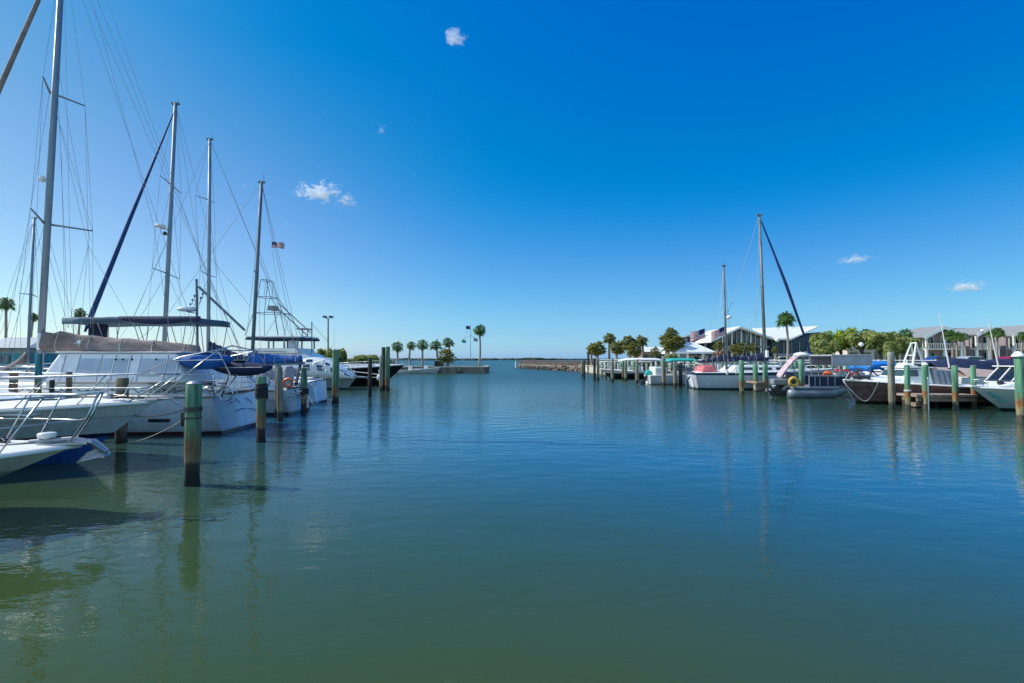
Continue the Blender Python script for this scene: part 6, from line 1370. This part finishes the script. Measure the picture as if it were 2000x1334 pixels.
# white wall with low building
ww = thing('marina_building', 'long low beige-walled marina building behind the tree row', 'building', (P(1690, 0, 74).x, 74, gz))
k = MB(); k.box((P(1640, 0, 74).x, 74, gz), (P(1785, 0, 74).x, 80, P(0, 681, 74).z)); k.build('wall', mat('cream_wall', (.66, .60, .52), .8), ww)
k = MB(); k.box((P(1637, 0, 74).x, 73.6, P(0, 681, 74).z + .003), (P(1788, 0, 74).x, 80.4, P(0, 678, 74).z)); k.build('roof', roofw, ww)
for px in (1652, 1677, 1700, 1722, 1750, 1770): k = MB(); k.box((P(px, 0, 74).x - .6, 73.93, 1.2), (P(px, 0, 74).x + .6, 73.98, 3.1)); k.build('window', glass, ww)
# white rail fence along the promenade
fn = thing('promenade_fence', 'low white rail fence along the promenade above the right docks', 'fence', (pts[0][0], pts[0][1] - 1, gz)); k = MB(); k2 = MB()
for (xa, ya), (xb, yb) in zip(pts, pts[1:]):
    a, b = V(xa, ya - 1.2, .98), V(xb, yb - 1.2, .98); n = int((b - a).length / 2.2)
    for z in (.45, .75, 1.02): k2.tube([a + V(0, 0, z), b + V(0, 0, z)], .035, 4)
    for i in range(n): q = a.lerp(b, i / n); k.box(q + V(-.06, -.06, 0), q + V(.06, .06, 1.1))
k.each('post', whitep, fn); k2.each('rail', whitep, fn)
# townhouses
def town(pxl, pxa, pxr, d, ya, ye, label, body_l, body_r):
    o = thing('townhouse', label, 'house', (P(pxa, 0, d).x, d, gz), 'townhouses along the right shore')
    xl_, xa2, xr_ = P(pxl, 0, d).x, P(pxa, 0, d).x, P(pxr, 0, d).x; za, ze = P(0, ya, d).z, P(0, ye, d).z
    bl, br = P(body_l, 0, d).x, P(body_r, 0, d).x; z2 = P(0, 683, d).z
    zwl = ze + (za - ze) * (bl - xl_) / (xa2 - xl_) if bl > xl_ else ze
    k = MB(); k.prism([(bl, d + 1.6, gz), (br, d + 1.6, gz), (br, d + 1.6, ze - .1), (xa2, d + 1.6, za - .4), (bl, d + 1.6, ze - .1)], (0, 4, 0)); k.build('wall', mauve, o)
    for nm, a, b in (('roof', (xl_, ze), (xa2, za)), ('roof', (xa2, za), (xr_, ze))):
        k = MB(); k.prism([(a[0], d - .3, a[1]), (b[0], d - .3, b[1]), (b[0], d - .3, b[1] - .22), (a[0], d - .3, a[1] - .22)], (0, 6.5, 0)); r_ = k.build(nm, roofg, o)
        k = MB(); k.prism([(a[0], d - .36, a[1] + .06), (b[0], d - .36, b[1] + .06), (b[0], d - .36, b[1] - .55), (a[0], d - .36, a[1] - .55)], (0, .055, 0)); k.build('fascia', whitep, r_)
    k = MB(); k.box((bl, d, z2), (br, d + 1.6, z2 + .18)); bal = k.build('balcony', stucco, o)
    k = MB(); n = 16
    for i in range(n + 1): x = bl + (br - bl) * i / n; k.box((x - .05, d + .02, z2 + .184), (x + .05, d + .1, z2 + .95))
    k.box((bl, d, z2 + .953), (br, d + .13, z2 + 1.08)); k.build('balustrade', stucco, bal)
    for x in (bl, (bl * .5 + br * .5), br - .3):
        k = MB(); k.box((x, d + .15, z2 + .185), (x + .3, d + .4, ze - .05)); k.build('column', stucco, o)
        k = MB(); k.box((x, d + .15, gz), (x + .35, d + .45, z2 - .003)); k.build('column', whitep, o)
    for f0, f1 in ((.08, .38), (.58, .9)):
        x0_, x1_ = bl + (br - bl) * f0, bl + (br - bl) * f1
        k = MB(); q = [(x0_, d + 1.52, z2 + .2), (x1_, d + 1.52, z2 + .2)] + [((x0_ + x1_) / 2 + (x1_ - x0_) / 2 * math.cos(a), d + 1.52, z2 + 1.9 + (x1_ - x0_) / 2.6 * math.sin(a)) for a in [math.pi * i / 8 for i in range(9)]]
        k.prism(q, (0, .06, 0)); w_ = k.build('window', glass, o)
        k = MB(); pp = [Vector(p) + V(0, -.03, 0) for p in q]; k.tube(pp + [pp[0]], .09, 4); k.build('window_frame', stucco, w_)
        k = MB(); k.box((x0_, d + 1.52, gz + .1), (x1_, d + 1.58, z2 - .5)); k.build('garage_opening', glass, o)
    return o
town(1786, 1825, 1868, 88, 636.5, 657, 'first townhouse from the left, its white gable rising right of the trees', 1792, 1862)
town(1886, 1911, 1936, 88, 638.5, 652, 'middle townhouse with the narrow white gable', 1888, 1932)
town(1962, 1993, 2030, 88, 634, 654, 'right townhouse with the wide gable cut by the edge of the photo', 1960, 2026)
lk = thing('townhouse_link', 'recessed grey-roofed wing linking the townhouses', 'house', (P(1900, 0, 93).x, 93, gz))
k = MB(); k.box((P(1846, 0, 93).x, 92.5, gz), (P(2060, 0, 93).x, 97, P(0, 655, 93).z)); k.build('wall', stucco, lk)
k = MB(); a, b = P(1838, 0, 93).x, P(2060, 0, 93).x; k.hexa([(a, 91.8, P(0, 655, 92).z), (b, 91.8, P(0, 655, 92).z), (b, 98, P(0, 655, 92).z), (a, 98, P(0, 655, 92).z), (a + 1, 96, P(0, 640.5, 96).z), (b, 96, P(0, 640.5, 96).z), (b, 96.5, P(0, 640.5, 96).z), (a + 1, 96.5, P(0, 640.5, 96).z)]); k.build('roof', roofg, lk)
for px in range(1866, 2050, 9):
    if px in range(1888, 1932): continue
    k = MB(); x = P(px, 0, 92.4).x; k.box((x - .3, 92.42, 3.4), (x + .3, 92.47, 5.2)); k.build('window', glass, lk)
# flags and poles
def usflag(px, ytop, d, w, h, label, pz, dirx=-1, slope=-.2, r=.05):
    o = thing('flagpole', label.replace('flag flying', 'pole carrying the flag'), 'flagpole', (P(px, 700, d).x, d, .98)); k = MB(); k.tube([(P(px, 700, d).x, d, .98), P(px, pz, d)], [r, r * .6], 6); k.build('pole', alu, o); k = MB(); k.ball(P(px, pz, d), .09, 6, 4); k.build('finial', galv, o)
    f = flagmesh(None, P(px, ytop, d) + V(.06 * dirx, 0, 0), w, h, None, .16, dirx, 'flag', [fred, fwhite, fblue], canton=True, slope=slope)
    return tag(f, label, 'flag', None)
usflag(1377, 642, 76, 2.1, 1.35, 'larger striped flag flying left above the pavilion', 638, slope=-.28)
usflag(1416, 638, 78, 2.0, 1.2, 'striped flag flying just left of the restaurant gable', 634, slope=-.40)
p = P(531, 472, 20.9)
f = flagmesh(None, p, .50, .24, None, .05, 1, 'flag', [fred, fwhite, fblue], canton=True, slope=-.1); tag(f, 'small tattered striped flag high in the rigging of the blue-covered yacht', 'flag')
k = MB(); k.tube([ME1, p + V(0, 0, .05), p + V(0, 0, -.28), P(548, 600, 20.9), P(560, 700, 20.9)], .006, 3); k.build('flag_halyard', wire, E.o)
# street lamps with globes
for px, yt, d, lb in ((1518, 667, 60, 'globe street lamp left of the tall single palm'), (1682, 676, 56, 'globe street lamp before the beige marina building'), (1919, 648, 76, 'globe street lamp between the second and third townhouses')):
    o = thing('street_lamp', lb, 'street lamp', (P(px, 0, d).x, d, .98), 'globe street lamps'); k = MB(); t = P(px, yt, d); k.tube([(t.x, d, .98), t], [.07, .045], 6); k.build('pole', black, o)
    k = MB(); k.ball(t + V(0, 0, .18), .24, 10, 7); k.build('lamp_globe', gel, o, smooth=True)
# parked cars on the promenade road
def car(px, d, col, label, yaw=0.0, pickup=False):
    X = P(px, 0, d).x; o = thing('parked_car', label, 'car', (X, d, .99), 'cars parked behind the promenade'); c, s_ = math.cos(yaw), math.sin(yaw)
    T = lambda x, y, z: Vector((X + x * c - y * s_, d + x * s_ + y * c, .99 + z)); m_ = mat('car_paint_' + col[0], col[1], .3, .1, coat=.6)
    prof = [(-2.2, .35), (2.2, .35), (2.2, .75), (1.9, .88), (1.0, .95), (.4, 1.42), (-.9, 1.45), (-1.6, 1.0), (-2.15, .95)]
    k = MB(); k.loft([[T(x, y * (.86 if z > 1.1 else 1), z) for x, z in prof] for y in (-.85, .85)]); k.build('body', m_, o, bevel=.06)
    for sd in (-1, 1): k = MB(); k.prism([T(.85, sd * .84, .98), T(.35, sd * .80, 1.36), T(-.85, sd * .80, 1.38), T(-1.4, sd * .84, 1.0)], T(0, sd * .05, 0) - T(0, 0, 0)); k.build('window', glass, o)
    for x in (-1.35, 1.35):
        for sd in (-1, 1): k = MB(); k.tube([T(x, sd * .62, .32), T(x, sd * .90, .32)], .32, 12); k.build('wheel', black, o)
cols = [('white', (.75, .75, .75)), ('silver', (.45, .47, .5)), ('dark', (.03, .03, .04)), ('blue', (.03, .07, .2)), ('red', (.3, .02, .02))]
for j, (px, d, ci, lb) in enumerate(((1508, 68, 2, 'dark car parked left of the tall single palm'), (1522, 67, 0, 'white car parked right below the restaurant wing'), (1546, 66.5, 1, 'silver car right of the tall single palm'), (1568, 66, 2, 'black car left of the slide top'), (1640, 62, 0, 'white car under the bright green tree'), (1820, 57, 3, 'dark blue car in front of the first townhouse'), (1880, 56, 1, 'silver car in front of the palm trio'), (1960, 55, 4, 'red car before the right townhouse'))):
    car(px, d, cols[ci], lb, yaw=R(-12 + j))

# ---------------------------------------------------------------- clouds
def cloud(px, py, d, wpx, hpx, label, dens=.1, seed=1, tilt=0, ns=3.2, thr=.5):
    c = P(px, py, d); rx, rz_ = wpx / 2 * d / 1000, hpx / 2 * d / 1000
    k = MB(); k.ball((0, 0, 0), (rx, rx * .6, rz_), 24, 14); o = k.build('cloud', gel, origin=(0, 0, 0)); o.location = c; o.rotation_euler = (0, tilt, 0)
    m_ = bpy.data.materials.new('cloud_vapour'); m_.use_nodes = True; n = m_.node_tree; n.nodes.clear()
    out = n.nodes.new('ShaderNodeOutputMaterial'); pvn = n.nodes.new('ShaderNodeVolumePrincipled'); pvn.inputs['Color'].default_value = (1, 1, 1, 1); pvn.inputs['Anisotropy'].default_value = .1
    tc = n.nodes.new('ShaderNodeTexCoord'); mp = n.nodes.new('ShaderNodeMapping'); mp.inputs['Scale'].default_value = (1 / rx, 1 / (rx * .6), 1 / rz_); n.links.new(tc.outputs['Object'], mp.inputs[0])
    ln = n.nodes.new('ShaderNodeVectorMath'); ln.operation = 'LENGTH'; n.links.new(mp.outputs[0], ln.inputs[0])
    mp2 = n.nodes.new('ShaderNodeMapping'); mp2.inputs['Scale'].default_value = (1 / rz_ * .55, 1 / rz_ * .5, 1 / rz_ * .9); mp2.inputs['Location'].default_value = (seed * 3.7, seed, 0); n.links.new(tc.outputs['Object'], mp2.inputs[0])
    tx = n.nodes.new('ShaderNodeTexNoise'); tx.inputs['Scale'].default_value = ns * .6; tx.inputs['Detail'].default_value = 7; tx.inputs['Roughness'].default_value = .68; tx.inputs['Distortion'].default_value = .6; n.links.new(mp2.outputs[0], tx.inputs[0])
    a = n.nodes.new('ShaderNodeMath'); a.operation = 'MULTIPLY_ADD'; a.inputs[1].default_value = -1.0; a.inputs[2].default_value = .42; n.links.new(ln.outputs['Value'], a.inputs[0])
    b = n.nodes.new('ShaderNodeMath'); b.operation = 'MULTIPLY_ADD'; b.inputs[1].default_value = 4.2
    c2 = n.nodes.new('ShaderNodeMath'); c2.operation = 'SUBTRACT'; c2.inputs[1].default_value = .5; n.links.new(tx.outputs['Fac'], c2.inputs[0]); n.links.new(c2.outputs[0], b.inputs[0]); n.links.new(a.outputs[0], b.inputs[2])
    mr = n.nodes.new('ShaderNodeMapRange'); mr.inputs['From Min'].default_value = 0; mr.inputs['From Max'].default_value = .7; mr.inputs['To Max'].default_value = dens; n.links.new(b.outputs[0], mr.inputs['Value'])
    n.links.new(mr.outputs[0], pvn.inputs['Density']); n.links.new(pvn.outputs[0], out.inputs['Volume'])
    o.data.materials.clear(); o.data.materials.append(m_); tag(o, label, 'cloud')
cloud(622, 377, 900, 112, 66, 'bright fluffy cloud, biggest in the sky, centre left', 0.2, 1)
cloud(676, 392, 900, 62, 40, 'wispy tail right of the biggest cloud', 0.16, 5)
cloud(890, 74, 900, 66, 54, 'small ragged cloud near the top centre of the sky', 0.09, 3)
cloud(743, 254, 900, 34, 34, 'tiny faint cloud between the top and the biggest cloud', 0.05, 4)
cloud(1668, 507, 900, 92, 24, 'thin flat cloud above the tree row at right', 0.12, 6, tilt=R(-4))
cloud(1887, 560, 900, 100, 30, 'flat bright cloud low over the townhouses', 0.2, 7, tilt=R(-3))
cloud(478, 366, 900, 22, 34, 'very faint wisp between two masts', 0.03, 8)

# small gear standing on the right dock
for j, (px, d, col, lb) in enumerate(((1392, 52.6, grey, 'grey wheeled bin on the right dock behind the ketch stern'), (1436, 51.2, teal, 'teal wheeled bin on the right dock between the masts'), (1470, 50.2, grey, 'grey wheeled bin on the right dock by the short green pilings'), (1530, 46.5, royal, 'blue wheeled bin on the right dock behind the slide'), (1676, 43.4, red, 'red wheeled bin on the dock under the bright blue canopy'))):
    q = P(px, 700, d); q.z = .79; o = thing('wheeled_bin', lb, 'bin', q, 'wheeled bins on the right dock')
    k = MB(); k.hexa([q + V(-.25, -.25, .06), q + V(.25, -.25, .06), q + V(.25, .25, .06), q + V(-.25, .25, .06), q + V(-.32, -.32, 1.0), q + V(.32, -.32, 1.0), q + V(.32, .32, 1.0), q + V(-.32, .32, 1.0)]); k.build('body', col, o, bevel=.03)
    k = MB(); k.box(q + V(-.35, -.36, 1.003), q + V(.35, .34, 1.07)); k.build('lid', black, o, bevel=.02)
